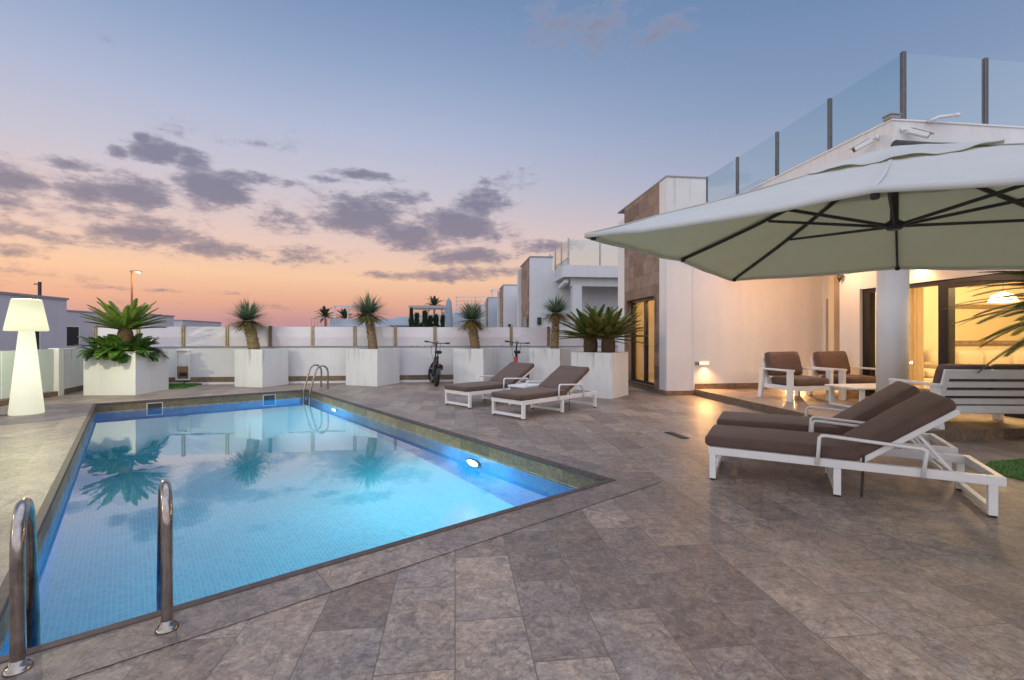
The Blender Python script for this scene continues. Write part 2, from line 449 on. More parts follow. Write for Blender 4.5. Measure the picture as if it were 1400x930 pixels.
def glass(name, tint=(.93, .97, .97), refl=1.0, frost=0, frostcol=(.7, .7, .7), rough=0.0):
    """thin architectural glass: see-through + fresnel reflection, optional frosting"""
    m, nt, p = mat(name)
    nt.nodes.remove(p)
    tr = nt.nodes.new('ShaderNodeBsdfTransparent'); tr.inputs[0].default_value = (*tint, 1)
    gl = nt.nodes.new('ShaderNodeBsdfGlossy'); gl.inputs['Roughness'].default_value = rough
    fr = nt.nodes.new('ShaderNodeFresnel'); fr.inputs[0].default_value = 1.5
    ge = nt.nodes.new('ShaderNodeNewGeometry')
    f2 = math_(nt, 'MULTIPLY', math_(nt, 'MULTIPLY', fr.outputs[0], 1.8*refl), math_(nt, 'SUBTRACT', 1.0, ge.outputs['Backfacing']), clamp=True)
    mx = nt.nodes.new('ShaderNodeMixShader'); nt.links.new(f2, mx.inputs[0])
    base = tr.outputs[0]
    if frost:
        df = nt.nodes.new('ShaderNodeBsdfDiffuse'); nz = noise_(nt, coords(nt, 'Object'), 3, 5)
        r = ramp(nt, nz.outputs[0], [(.3, tuple(c*.93 for c in frostcol)), (.7, frostcol)])
        nt.links.new(r.outputs[0], df.inputs[0])
        tl = nt.nodes.new('ShaderNodeBsdfTranslucent'); nt.links.new(r.outputs[0], tl.inputs[0])
        m2 = nt.nodes.new('ShaderNodeMixShader'); m2.inputs[0].default_value = .15
        nt.links.new(df.outputs[0], m2.inputs[1]); nt.links.new(tl.outputs[0], m2.inputs[2])
        m1 = nt.nodes.new('ShaderNodeMixShader'); m1.inputs[0].default_value = frost
        nt.links.new(tr.outputs[0], m1.inputs[1]); nt.links.new(m2.outputs[0], m1.inputs[2]); base = m1.outputs[0]
    nt.links.new(base, mx.inputs[1]); nt.links.new(gl.outputs[0], mx.inputs[2])
    nt.links.new(mx.outputs[0], nt.nodes['Material Output'].inputs[0])
    return m
M['rail_glass'] = glass('blue_tinted_railing_glass', (.86, .94, .95), 1.0)
M['window_glass'] = glass('window_glass', (.95, .96, .95), .7)
M['fence_glass'] = glass('white_frosted_fence_glass', (.9, .9, .9), 1.25, 1.0, (.86, .81, .84))
M['left_glass'] = glass('pale_frosted_side_glass', (.8, .9, .85), .8, .96, (.70, .77, .72))

def emit(name, col, strength, base=(.8, .8, .8)):
    m, nt, p = mat(name)
    p.inputs['Base Color'].default_value = (*base, 1); p.inputs['Roughness'].default_value = .4
    p.inputs['Emission Color'].default_value = (*col, 1); p.inputs['Emission Strength'].default_value = strength
    return m
def lamp_emit(name, col, lo, hi_, zc_, wd):
    m = emit(name, col, 1, (.2, .2, .18)); nt = m.node_tree; p = nt.nodes['Principled BSDF']
    sp = nt.nodes.new('ShaderNodeSeparateXYZ'); nt.links.new(coords(nt, 'Object'), sp.inputs[0])
    g = math_(nt, 'EXPONENT', math_(nt, 'MULTIPLY', math_(nt, 'POWER', math_(nt, 'DIVIDE', math_(nt, 'SUBTRACT', sp.outputs[2], zc_), wd), 2.0), -1.0))
    nt.links.new(math_(nt, 'MULTIPLY_ADD', g, hi_-lo, lo), p.inputs['Emission Strength'])
    return m
M['lamp_glow'] = emit('glowing_white_polyethylene', (1, .97, .72), .86, (.2, .2, .18))
M['lamp_shade_glow'] = emit('glowing_lamp_shade', (1, .96, .60), .80, (.2, .2, .18))
M['lamp_glow'] = lamp_emit('glowing_white_polyethylene', (1, .97, .72), .62, 1.0, .85, .55)
M['lamp_shade_glow'] = lamp_emit('glowing_lamp_shade', (1, .96, .58), .60, .95, 1.52, .24)
M['step_glow'] = emit('warm_step_light', (1, .58, .24), 1.6)
M['pool_glow'] = emit('underwater_lamp', (.75, .93, 1), 16)
M['street_glow'] = emit('orange_street_lamp', (1, .5, .12), 6)
M['warm_glow'] = emit('warm_lamp_glow', (1, .66, .32), 10)

def leafmat(name, lo, hi, scale=8, rough=.5, sub=.25):
    m, nt, p = mat(name)
    gi = nt.nodes.new('ShaderNodeNewGeometry')
    nz = noise_(nt, coords(nt, 'Object'), scale, 4)
    f = math_(nt, 'ADD', math_(nt, 'MULTIPLY', gi.outputs['Random Per Island'], .55), math_(nt, 'MULTIPLY', nz.outputs[0], .45))
    r = ramp(nt, f, [(.15, lo), (.85, hi)])
    nt.links.new(r.outputs[0], p.inputs['Base Color']); p.inputs['Roughness'].default_value = rough
    tr = nt.nodes.new('ShaderNodeBsdfTranslucent'); nt.links.new(r.outputs[0], tr.inputs[0])
    mx = nt.nodes.new('ShaderNodeMixShader'); mx.inputs[0].default_value = sub
    nt.links.new(p.outputs[0], mx.inputs[1]); nt.links.new(tr.outputs[0], mx.inputs[2])
    nt.links.new(mx.outputs[0], nt.nodes['Material Output'].inputs[0])
    return m
M['yucca_leaf'] = leafmat('yucca_leaf', (.06, .11, .06), (.24, .30, .17))
M['dry_leaf'] = leafmat('dry_leaf', (.20, .14, .05), (.42, .31, .13))
M['cycad_leaf'] = leafmat('cycad_leaf', (.03, .075, .015), (.13, .22, .04))
M['cycad_dark'] = leafmat('dark_cycad_leaf', (.02, .06, .012), (.075, .15, .03))
M['cycad_bright'] = leafmat('bright_cycad_leaf', (.08, .15, .02), (.26, .34, .06))
M['cycad_tan'] = leafmat('cycad_old_leaf', (.085, .10, .018), (.28, .24, .06))
M['shrub_leaf'] = leafmat('glossy_shrub_leaf', (.035, .10, .015), (.15, .27, .05), rough=.35)
M['cypress_leaf'] = leafmat('cypress_foliage', (.015, .035, .018), (.05, .09, .035))
M['trunk'] = simple('shaggy_yucca_trunk', (.30, .21, .11), .95, 0, .55, 25, .9, 50)
M['stump'] = simple('scaly_cycad_trunk', (.10, .065, .035), .95, 0, .6, 30, 1, 45)
def turf_mat():
    m, nt, p = mat('artificial_turf')
    n = noise_(nt, coords(nt, 'Object'), 90, 6, .7)
    r = ramp(nt, n.outputs[0], [(.3, (.02, .09, .01)), (.7, (.09, .25, .03))])
    nt.links.new(r.outputs[0], p.inputs['Base Color']); p.inputs['Roughness'].default_value = .8
    bump(nt, p, n.outputs[0], .8, .02)
    return m
M['turf'] = turf_mat()
M['ground'] = simple('dry_ground', (.16, .13, .10), .95, 0, .4, .3, .4, 3)

# ------------------------------------------------------------------ ground, deck, pool
PO = Vector((-4.79, 11.10, 0)); PHI = math.atan2(-.777, .629); PL, PW = 8.98, 3.72
def pw(x, y):   # pool axes -> world
    return (PO.x + .629*x + .777*y, PO.y - .777*x + .629*y)
def to_house(x, y): return (x*.993 + y*.119, -x*.119 + y*.993)
WZ = -.17; FZ = -1.35
hole = [to_house(*pw(x, y)) for x, y in ((0, -PW), (0, 0), (PL, 0), (PL, -PW))]      # A B C D
outer = [(-13, 13.4), (9, 13.4), (14, -11), (-19, -11)]
outer_r = [(-22, 13.4), (14, 13.4), (14, -11), (-22, -11)]
def ring(outer, hole, z, name, m, rotz):
    b = MB(); n = len(outer)
    b.add([(x, y, z) for x, y in outer] + [(x, y, z) for x, y in hole], [(i, n+i, n+(i+1) % n, (i+1) % n) for i in range(n)])
    o = b.build(name, m, rotz=rotz)
    bm = bmesh.new(); bm.from_mesh(o.data); bmesh.ops.recalc_face_normals(bm, faces=bm.faces)
    if sum(f.normal.z for f in bm.faces) < 0: bmesh.ops.reverse_faces(bm, faces=bm.faces)
    bm.to_mesh(o.data); bm.free()
    return o
tag(ring(outer_r, hole, 0, 'deck', M['deck'], ALPHA), kind='structure')
S = 900
tag(ring([(-S, S), (S, S), (S, -S), (-S, -S)], outer_r, -.02, 'ground', M['ground'], ALPHA), kind='structure')
# border courses round the pool, 4 mm above the deck
b = MB()
bw_ = .30
b.add([(PL, -PW, .004), (PL+bw_, -PW, .004), (PL+bw_, 0, .004), (PL, 0, .004)], [(0, 1, 2, 3)])
tag(b.build('paving_border', M['border_cross'], loc=PO, rotz=PHI), kind='structure')
b = MB()
b.add([(0, 0, .004), (PL+bw_, 0, .004), (PL+bw_, bw_, .004), (0, bw_, .004)], [(0, 1, 2, 3)])
b.add([(0, -PW-bw_, .004), (PL+bw_, -PW-bw_, .004), (PL+bw_, -PW, .004), (0, -PW, .004)], [(0, 1, 2, 3)])
b.add([(-bw_, -PW-bw_, .004), (0, -PW-bw_, .004), (0, bw_, .004), (-bw_, bw_, .004)], [(0, 1, 2, 3)])
tag(b.build('paving_border', M['border'], loc=PO, rotz=PHI), kind='structure')
# pool: one thing-like structure with its parts
pool = thing('swimming_pool', 'sunken rectangular swimming pool lined with blue mosaic', 'swimming pool', PO, PHI); pool['kind'] = 'structure'
b = MB()   # shell walls, facing in
def wallq(x0, y0, x1, y1, z0, z1): b.add([(x0, y0, z0), (x1, y1, z0), (x1, y1, z1), (x0, y0, z1)], [(0, 1, 2, 3)])
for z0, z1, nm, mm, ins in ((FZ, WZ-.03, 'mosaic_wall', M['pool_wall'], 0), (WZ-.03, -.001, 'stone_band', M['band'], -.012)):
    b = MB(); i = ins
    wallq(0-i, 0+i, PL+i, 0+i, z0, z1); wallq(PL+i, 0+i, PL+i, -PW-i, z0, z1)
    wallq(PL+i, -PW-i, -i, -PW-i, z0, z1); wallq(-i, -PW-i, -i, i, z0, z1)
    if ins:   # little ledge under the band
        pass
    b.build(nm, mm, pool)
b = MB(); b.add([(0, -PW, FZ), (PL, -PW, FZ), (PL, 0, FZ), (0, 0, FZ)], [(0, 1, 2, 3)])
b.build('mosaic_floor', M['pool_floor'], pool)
b = MB(); e = .032   # dark nosing tile round the rim
b.box(-.0, PL, -.02, e, -.03, .009); b.box(0, PL, -PW-e, -PW+.02, -.03, .009)
b.box(PL-.02, PL+e, -PW-e, e, -.03, .0105); b.box(-e, .02, -PW-e, e, -.03, .0105)
b.build('nosing', M['nosing'], pool, .004)
b = MB()
for (xa, ya, xb, yb) in ((.002, -.0135, PL, -.0135), (.0135, -.014, .0135, -PW+.014), (.002, -PW+.0135, PL, -PW+.0135)): b.bar((xa, ya, WZ+.012), (xb, yb, WZ+.012), .002, .008)
b.build('limescale_line', simple('limescale', (.42, .40, .34), .7, 0, .5, 9), pool)
for k in (2.84, .80):
    f = MB()
    f.box(.002, .02, -k-.13, -k+.13, -.06, -.045); f.box(.002, .02, -k-.13, -k+.13, -.20, -.185)
    f.box(.002, .02, -k-.13, -k-.113, -.185, -.06); f.box(.002, .02, -k+.113, -k+.13, -.185, -.06)
    sk = f.build('skimmer', M['pot'], pool)
    g = MB(); g.box(.0125, .0145, -k-.112, -k+.112, -.184, -.061); g.build('opening', M['wall_lamp'], sk)
b = MB(); b.add([(.0, -PW, WZ), (PL, -PW, WZ), (PL, 0, WZ), (0, 0, WZ)], [(0, 1, 2, 3)])
tag(b.build('pool_water', M['water'], loc=PO, rotz=PHI), kind='structure')
# underwater lamps
for x, lab in ((6.88, 'bright underwater lamp in the pool wall nearest the loungers by the water'), (1.94, 'underwater lamp glowing just below the far pool ladder')):
    t = thing('pool_lamp', lab, 'pool lamp', (*pw(x, 0), 0), PHI, 'underwater lamps in the pool wall')
    Mx = Matrix.Rotation(R(90), 4, 'X')
    MT = Matrix.Translation((0, -.002, -.56)) @ Mx
    MB().lathe([(.145, 0), (.145, .018), (.115, .022)], 24, M=MT).build('rim', M['steel'], t)
    MB().lathe([(.112, .0225), (.08, .030), (0.0001, .034)], 24, M=MT).build('lens', M['pool_glow'], t)
def light(name, typ, loc, energy, col, size=.2, rot=None, **kw):
    l = bpy.data.lights.new(name, typ); l.energy = energy; l.color = col
    if typ == 'AREA': l.size = size
    elif typ in ('POINT', 'SPOT'): l.shadow_soft_size = size
    for k, v in kw.items(): setattr(l, k, v)
    o = bpy.data.objects.new(name, l); C.objects.link(o); o.location = loc
    if rot is not None: o.rotation_euler = rot
    return o
def aim(o, d):
    o.rotation_euler = Vector(d).to_track_quat('-Z', 'Y').to_euler(); return o
for x, e in ((6.88, 215), (1.94, 290)):
    wx, wy = pw(x, -.16)
    light('pool_lamp_light', 'POINT', (wx, wy, -.56), e*.85, (.52, .95, 1), 0)
# handrails and ladder
def rail_pts(sgn_axis):
    P = [(0, .0), (0, .15), (-.004, .30), (-.006, .40), (.005, .48), (.04, .545), (.10, .58), (.17, .575), (.225, .53), (.26, .46), (.295, .34), (.34, .18), (.375, .04), (.39, -.08), (.395, -.3), (.395, -.95)]
    return P
def grab_rails(name, lab, cat, pts_base, d, r, steps=False, flange=True):
    c = Vector((sum(p[0] for p in pts_base)/2, sum(p[1] for p in pts_base)/2, .004))
    t = thing(name, lab, cat, c)
    P = rail_pts(0)
    # smooth
    for bx, by in pts_base:
        m = MB(); pts = []
        for i in range(len(P)-1):
            p0 = P[max(i-1, 0)]; p1 = P[i]; p2 = P[i+1]; p3 = P[min(i+2, len(P)-1)]
            for k in range(4):
                q = k/4
                f = lambda a: .5*((2*p1[a]) + (-p0[a]+p2[a])*q + (2*p0[a]-5*p1[a]+4*p2[a]-p3[a])*q*q + (-p0[a]+3*p1[a]-3*p2[a]+p3[a])*q**3)
                pts.append((f(0), f(1)))
        pts.append(P[-1])
        m.tube([(bx-c.x + d[0]*a, by-c.y + d[1]*a, z) for a, z in pts], r, 18)
        rl = m.build('rail', M['steel'], t)
        if flange:
            MB().lathe([(r*2.0, 0), (r*2.0, .006), (r*1.7, .016), (r*1.15, .022), (r*1.08, .04)], 28, (bx-c.x, by-c.y, 0)).build('flange', M['steel'], rl)
    if steps:
        for z in (-.42, -.68, -.92):
            (x0, y0), (x1, y1) = pts_base
            m = MB(); m.bar((x0-c.x+d[0]*.395, y0-c.y+d[1]*.395, z), (x1-c.x+d[0]*.395, y1-c.y+d[1]*.395, z), .07, .025)
            m.build('step', M['steel'], t)
    return t
grab_rails('pool_handrail', 'pair of thick weathered steel grab rails at the near pool corner', 'handrail', [pw(9.10, -3.58), pw(9.145, -3.13)], (-.629, .777), .0215)
grab_rails('pool_ladder', 'slim steel pool ladder at the far end of the pool', 'pool ladder', [pw(.18, .27), pw(.65, .27)], (-.777, -.629), .02, True)

# deck drain, turf
b = MB(); t = thing('floor_drain', 'small dark slotted drain set in the deck paving', 'drain', (2.08, 6.0, .004), R(-76))
b.box(-.2, .2, -.055, .055, 0, .004); b.build('rim', M['dark_frame'], t)
b = MB()
for i in range(13): b.box(-.19+i*.03, -.19+i*.03+.022, -.048, .048, .0045, .0065)
b.build('grate', M['dark_frame'], t)
def turf(name, poly, z):
    b = MB(); b.prism(poly, 0, z)
    o = b.build(name, M['turf']); tag(o, kind='structure')
    xs = [p[0] for p in poly]; ys = [p[1] for p in poly]
    g = MB(); rnd = random.Random(3)
    def inside(x, y):
        c = False; j = len(poly)-1
        for i in range(len(poly)):
            if (poly[i][1] > y) != (poly[j][1] > y) and x < (poly[j][0]-poly[i][0])*(y-poly[i][1])/(poly[j][1]-poly[i][1])+poly[i][0]: c = not c
            j = i
        return c
    for k in range(5200):
        x = rnd.uniform(min(xs), max(xs)); y = rnd.uniform(min(ys), max(ys))
        if not inside(x, y): continue
        a = rnd.uniform(0, 6.28); w = .004; h = rnd.uniform(.018, .032); lx, ly = rnd.uniform(-.012, .012), rnd.uniform(-.012, .012)
        g.add([(x-w*math.cos(a), y-w*math.sin(a), z), (x+w*math.cos(a), y+w*math.sin(a), z), (x+lx, y+ly, z+h)], [(0, 1, 2)])
    tag(g.build('grass', M['turf']), 'short bright green artificial grass blades', 'grass', kind='stuff')
turf('lawn', [(4.32, 4.42), (4.62, 3.55), (7.5, 3.0), (7.5, 5.35), (4.75, 4.72)], .012)
turf('lawn', [(-9.2, 11.15), (-7.85, 11.35), (-8.05, 12.35), (-9.4, 12.2)], .03)

# platform
b = MB(); b.box(5.06, 7.6, 5.03, 9.57, 0, .128)
plat = tag(b.build('terrace_platform', [M['platform']], rotz=ALPHA), kind='structure')
b = MB(); b.box(5.045, 7.6, 5.012, 5.03, 0, .1275); b.box(5.042, 5.06, 5.03, 9.57, 0, .1275)
tag(b.build('terrace_step_riser', M['skirting'], rotz=ALPHA), kind='structure')

# ------------------------------------------------------------------ the villa (local axes s, t, z)
villa = thing('villa', 'modern white flat roofed villa with stone clad pier, glazed room and roof terrace', 'house', (0, 0, 0), ALPHA)
def part(name, m, f, parent=None, bevel=0):
    b = MB(); f(b); return b.build(name, m, parent or villa, bevel)
TX, T0, T1, TZ = 4.43, 9.57, 12.58, 4.61
def w(b):
    # white corner pieces of the pier
    b.box(TX, TX+.25, T0, 9.93, 0, TZ); b.box(TX-.0, TX+.25, 12.07, T1, 0, TZ-.25)
    b.box(TX+.25, 5.31, T0, T0+.25, 0, TZ)            # front of the pier
    b.box(5.31, 8.03, T0, T0+.25, 0, 2.62)            # front wall under the slab
    b.box(5.31, 5.67, T0, T0+.25, 2.62, 4.07)
    b.box(5.06, 5.31, T0+.25, 12.07, 2.62, TZ)          # inner side of the pier above
    b.box(TX+.25, 8.0, T1-.25, T1, 0, 4.07)
    b.box(8.03, 8.28, 9.48, T0+.25, 0, 2.62)             # recess side wall stub
    b.box(8.03, 8.28, 8.62, 9.48, 2.06, 2.62)            # over the recessed door
    b.box(7.6, 8.28, 8.42, 8.62, 0, 2.62)              # end of the window wall
    b.box(7.6, 7.85, 8.15, 8.42, 0, 2.62)
    b.box(7.6, 7.85, 3.9, 8.15, 2.14, 2.62)               # over the windows
    b.box(7.6, 13.5, 3.7, 3.9, 0, 2.62)
part('wall', M['white_wall'], w)
part('pier_roof', M['cap'], lambda b: (b.box(TX-.015, 5.325, T0-.015, T0+.27, TZ, TZ+.03), b.box(TX-.015, 5.325, T0+.27, T1, TZ, TZ+.029)))
def st(b):
    x0, x1 = TX-.006, TX+.244
    b.box(x0, x1, 9.93, 10.13, 0, TZ-.002); b.box(x0, x1, 11.85, 12.07, 0, TZ-.002)
    b.box(x0, x1, 10.13, 11.85, 2.16, TZ-.002); b.box(x0, x1, 10.13, 11.85, 0, .10)
part('stone_cladding', M['stone_clad'], st)
def slab(b):
    b.box(5.67, 14, 5.58, 9.57, 2.62, 4.07); b.box(5.67, 14, 9.57, T1, 2.62, 4.068); b.box(7.6, 14, 3.7, 5.58, 2.62, 3.2)
part('roof_slab', M['white_wall'], slab)
part('parapet_cap', M['white_metal'], lambda b: (b.box(5.655, 14, 5.565, 5.85, 4.07, 4.095), b.box(5.655, 5.95, 5.85, 12.5, 4.07, 4.095)), bevel=.005)
col = MB().lathe([(.192, .128), (.192, 2.62)], 40, (6.35, 6.24, 0)).build('column', M['white_wall'], villa)
part('downpipe', M['white_metal'], lambda b: b.box(5.015, 5.04, T0-.02, T0-.0005, .13, 2.9))
def sk(b):
    b.box(TX+.0, 5.04, T0-.02, T0-.0, 0, .10); b.box(5.06, 8.03, T0-.02, T0-.0, .128, .245)
    b.box(7.585, 7.6, 8.15, 8.62, .128, .245); b.box(TX-.026, TX-.006, T0-.02, 10.10, 0, .10)
part('skirting', M['skirting'], sk)
# side door in the stone face
def frame_rect(b, x0, x1, t0, t1, z0, z1, w_, d0=0):
    b.box(x0, x1, t0, t0+w_, z0, z1); b.box(x0, x1, t1-w_, t1, z0, z1)
    b.box(x0, x1, t0+w_, t1-w_, z0, z0+w_); b.box(x0, x1, t0+w_, t1-w_, z1-w_, z1)
door = part('sliding_door', M['dark_frame'], lambda b: (frame_rect(b, TX+.10, TX+.19, 10.135, 11.845, .105, 2.155, .06), b.box(TX+.11, TX+.18, 10.93, 11.05, .165, 2.095)))
part('pane', M['window_glass'], lambda b: (b.box(TX+.14, TX+.148, 10.196, 10.929, .166, 2.094), b.box(TX+.14, TX+.148, 11.051, 11.784, .166, 2.094)), door)
part('handle', M['grey_metal'], lambda b: b.box(TX+.075, TX+.109, 11.06-.09, 11.06-.06, .95, 1.15), door)
part('door_surround', M['stone_clad'], lambda b: (b.box(TX-.03, TX+.09, 10.09, 10.128, .10, 2.19), b.box(TX-.03, TX+.09, 11.852, 11.89, .10, 2.19), b.box(TX-.03, TX+.09, 10.128, 11.852, 2.163, 2.19)))
part('door_sill', M['nosing'], lambda b: b.box(TX-.05, TX+.09, 10.128, 11.852, .1005, .125))
# small room behind it
part('side_room', M['room_wall'], lambda b: (b.box(7.3, 7.4, 9.83, 12.3, 0, 2.5), b.box(TX+.26, 7.3, 9.83, 9.9, .0, 2.5), b.box(TX+.26, 7.3, 12.2, 12.3, 0, 2.5), b.box(TX+.26, 7.3, 9.9, 12.2, 2.5, 2.58), b.box(TX+.26, 7.3, 9.9, 12.2, .02, .10)))
# recessed brown door
part('entry_door', M['brown_door'], lambda b: b.box(8.10, 8.14, 8.63, 9.478, .13, 2.058))
# big sliding windows of the living room
win = part('window', M['dark_frame'], lambda b: (frame_rect(b, 7.66, 7.76, 3.9, 8.148, .13, 2.138, .07), b.box(7.65, 7.77, 6.56, 6.72, .2, 2.068), b.box(7.655, 7.765, 7.98, 8.077, .2, 2.068),
        b.box(7.63, 7.66, 3.95, 6.55, 2.0, 2.13)))
part('pane', M['window_glass'], lambda b: (b.box(7.705, 7.713, 6.721, 7.979, .201, 2.067), b.box(7.705, 7.713, 3.971, 6.559, .201, 2.067)), win)
part('room', M['room_wall'], lambda b: (b.box(7.85, 13.5, 9.05, 9.2, .13, 2.62), b.box(13.4, 13.5, 3.9, 9.05, .13, 2.62)))
part('room_floor', M['sofa_fabric'], lambda b: b.box(7.6, 13.4, 3.9, 9.05, .06, .129))
part('room_ceiling', M['ceiling'], lambda b: b.box(7.85, 13.4, 3.9, 9.05, 2.58, 2.615))
part('curtain', M['curtain'], lambda b: [b.box(7.95+.02*math.sin(i*1.3), 7.975+.02*math.sin(i*1.3), 7.25+i*.055, 7.306+i*.055, .14, 2.5) for i in range(14)])
# roof railing: posts and panes
RS, RT, PZ0, PZ1 = 5.94, 5.68, 4.06, 5.03
posts = [(RS, RT)] + [(RS, RT+1.25*i) for i in range(1, 6)] + [(RS+1.25*i, RT) for i in range(1, 4)]
for s, t in posts:
    part('railing_post', M['rail_post'], lambda b: (b.box(s-.026, s-.007, t-.024, t+.024, PZ0, PZ1+.015), b.box(s+.007, s+.026, t-.024, t+.024, PZ0, PZ1+.015), b.box(s-.007, s+.007, t-.02, t-.010, PZ0, PZ1+.01)))
for i in range(5): part('railing_glass', M['rail_glass'], lambda b: b.box(RS-.006, RS+.006, RT+1.25*i+.04, RT+1.25*(i+1)-.035, PZ0+.06, PZ1))
for i in range(3): part('railing_glass', M['rail_glass'], lambda b: b.box(RS+1.25*i+.04, RS+1.25*(i+1)-.04, RT-.006, RT+.006, PZ0+.06, PZ1))
# things fixed to the villa
def fixed(name, lab, cat, s, t, z, rot=0, group=None):
    x, y = hs(s, t); return thing(name, lab, cat, (x, y, z), ALPHA+rot, group)
t = fixed('step_light', 'small lit rectangular wall light low on the pale wall above the platform', 'wall light', 5.265, T0, .68)
MB().box(-.13, .13, -.012, -.0005, -.055, .055).build('bezel', M['white_metal'], t, .003)
MB().box(-.105, .105, -.016, -.0125, -.03, .03).build('lens', M['step_glow'], t)
t = fixed('step_light', 'second lit wall light low behind the two armchairs', 'wall light', 7.32, T0, .50)
MB().box(-.13, .13, -.012, -.0005, -.055, .055).build('bezel', M['white_metal'], t, .003)
MB().box(-.105, .105, -.016, -.0125, -.03, .03).build('lens', M['step_glow'], t)
t = fixed('power_socket', 'pale double power socket beside the lit wall light', 'socket', 5.10, T0, .67)
MB().box(-.055, .055, -.022, -.0005, -.045, .045).build('box', M['stone_grey'], t, .006)
MB().box(-.04, -.008, -.026, -.0225, -.02, .02).box(.008, .04, -.026, -.0225, -.02, .02).build('outlet', M['wall_lamp'], t)
t = fixed('wall_lamp', 'lit flat wall lamp above the big windows behind the column', 'wall lamp', 7.6, 6.95, 2.40, R(-90))
MB().box(-.14, .14, -.09, -.0005, .03, .06).build('housing', M['white_metal'], t, .004)
MB().box(-.12, .12, -.08, -.015, .018, .0295).build('lens', M['warm_glow'], t)
t = fixed('wall_lantern', 'small dark unlit lantern at the end of the window wall by the brown door', 'lantern', 7.6, 8.52, 2.42, R(-90))
MB().lathe([(.005, -.11), (.055, -.02), (.06, .0), (.055, .02), (.005, .1)], 4, (0, -.09, 0), smooth=False).build('shade', M['wall_lamp'], t)
MB().tube([(0, -.09, .02), (0, -.0005, .02)], .012, 8).build('bracket', M['wall_lamp'], t)
# security cameras
def cam(s, t, z, yaw, lab):
    x, y = hs(s, t)
    o = thing('security_camera', lab, 'security camera', (x, y, z), yaw, 'security cameras at the roof corner'); o.scale = (.78, .78, .78)
    MB().lathe([(.045, 0), (.045, .02), (.03, .03)], 16, M=Matrix.Rotation(R(90), 4, 'X')).build('mount', M['camera_white'], o)
    MB().tube([(0, -.025, 0), (0, -.09, 0), (0, -.12, -.03)], .016, 10).build('arm', M['camera_white'], o)
    T = Matrix.Translation((0, -.13, -.05)) @ Matrix.Rotation(R(28), 4, 'X')
    b_ = MB(); b_.box(-.045, .045, -.26, .04, -.04, .045, M=T); b_.build('housing', M['camera_white'], o, .018, seg=3)
    b_ = MB(); b_.box(-.052, .052, -.31, .03, .046, .056, M=T); b_.build('sunshield', M['camera_white'], o, .004)
    b_ = MB(); b_.box(-.036, .036, -.268, -.261, -.032, .036, M=T); b_.build('lens', M['wall_lamp'], o)
cam(5.67, 5.78, 3.93, ALPHA+R(-90-25), 'white security camera on the side face of the roof corner')
cam(5.80, 5.58, 3.95, ALPHA+R(52), 'white security camera on the front face of the roof corner')
x, y = hs(5.71, 5.62)
t = thing('junction_box', 'grey weathered box on top of the roof corner', 'box', (x, y, 4.095), ALPHA)
MB().box(-.075, .075, -.06, .06, 0.0, .05).build('box', M['cap'], t, .006); MB().box(-.085, .085, -.07, .07, .0505, .065).build('lid', M['cap'], t, .003)
x, y = hs(6.3, 5.58)
t = thing('floodlight_bracket', 'pale tube bracket with sensor on the front roof edge', 'bracket', (x, y, 4.10), ALPHA)
MB().tube([(-.12, -.02, -.03), (-.05, -.10, .0), (.16, -.12, .03)], .022, 10).build('tube', M['camera_white'], t)
MB().lathe([(.001, -.03), (.03, -.015), (.03, .02), (.001, .035)], 14, (.20, -.12, .03)).build('sensor', M['camera_white'], t)
# living room things
def room_sofa(lab, s, t, W, D, rot, H=.82):
    x, y = hs(s, t); o = thing('indoor_sofa', lab, 'sofa', (x, y, .13), ALPHA+rot, 'cream sofas in the lit room')
    MB().cushion(-W/2, W/2, -D/2, D/2, 0.02, .34, .05).build('base', M['sofa_fabric'], o)
    n = max(1, round(W/.8))
    for i in range(n):
        a = -W/2+.14+(W-.28)*i/n; c = -W/2+.14+(W-.28)*(i+1)/n
        MB().cushion(a+.005, c-.005, -D/2, D/2-.25, .345, .48, .05, .02).build('seat_cushion', M['sofa_fabric'], o)
        MB().cushion(a+.005, c-.005, D/2-.28, D/2-.02, .47, H, .09, .02, seed=i).build('back_cushion', M['sofa_fabric'], o)
    for sx in (-1, 1): MB().cushion(sx*(W/2-.07)-.07, sx*(W/2-.07)+.07, -D/2, D/2, .345, .58, .05).build('armrest', M['sofa_fabric'], o)
room_sofa('long cream sofa against the back wall under the mirror', 11.0, 8.5, 2.9, .9, 0)
room_sofa('cream sofa just inside the window left of the frame post', 8.75, 8.35, 1.5, .9, 0, .78)
x, y = hs(11.8, 9.05)
t = thing('wall_mirror', 'large silver framed mirror on the cream room wall', 'mirror', (x, y, 1.5), ALPHA)
b = MB(); W2, H2 = 1.3, .44
b.box(-W2, W2, -.06, -.002, H2-.1, H2); b.box(-W2, W2, -.06, -.002, -H2, -H2+.1); b.box(-W2, -W2+.1, -.06, -.002, -H2+.1, H2-.1); b.box(W2-.1, W2, -.06, -.002, -H2+.1, H2-.1)
b.build('frame', M['gold_frame'], t, .012)
mm, nt, p = mat('mirror_glass'); p.inputs['Metallic'].default_value = 1; p.inputs['Base Color'].default_value = (.8, .78, .72, 1); p.inputs['Roughness'].default_value = .03
MB().box(-W2+.1, W2-.1, -.03, -.01, -H2+.1, H2-.1).build('glass', mm, t)
x, y = hs(9.6, 7.3)
t = thing('pendant_lamp', 'white glowing dome lamp hanging in the lit room', 'lamp', (x, y, 2.58), 0)
MB().tube([(0, 0, 0), (0, 0, -.55)], .006, 6).build('cord', M['wall_lamp'], t)
MB().lathe([(.02, -.55), (.14, -.6), (.2, -.72), (.0001, -.74)], 24).build('shade', M['warm_glow'], t)
WARM = (1, .66, .29)
for s, t in ((9.2, 5.0), (9.4, 7.2), (11.6, 6.6)):
    x, y = hs(s, t); light('room_light', 'POINT', (x, y, 2.3), 150, WARM, .22)
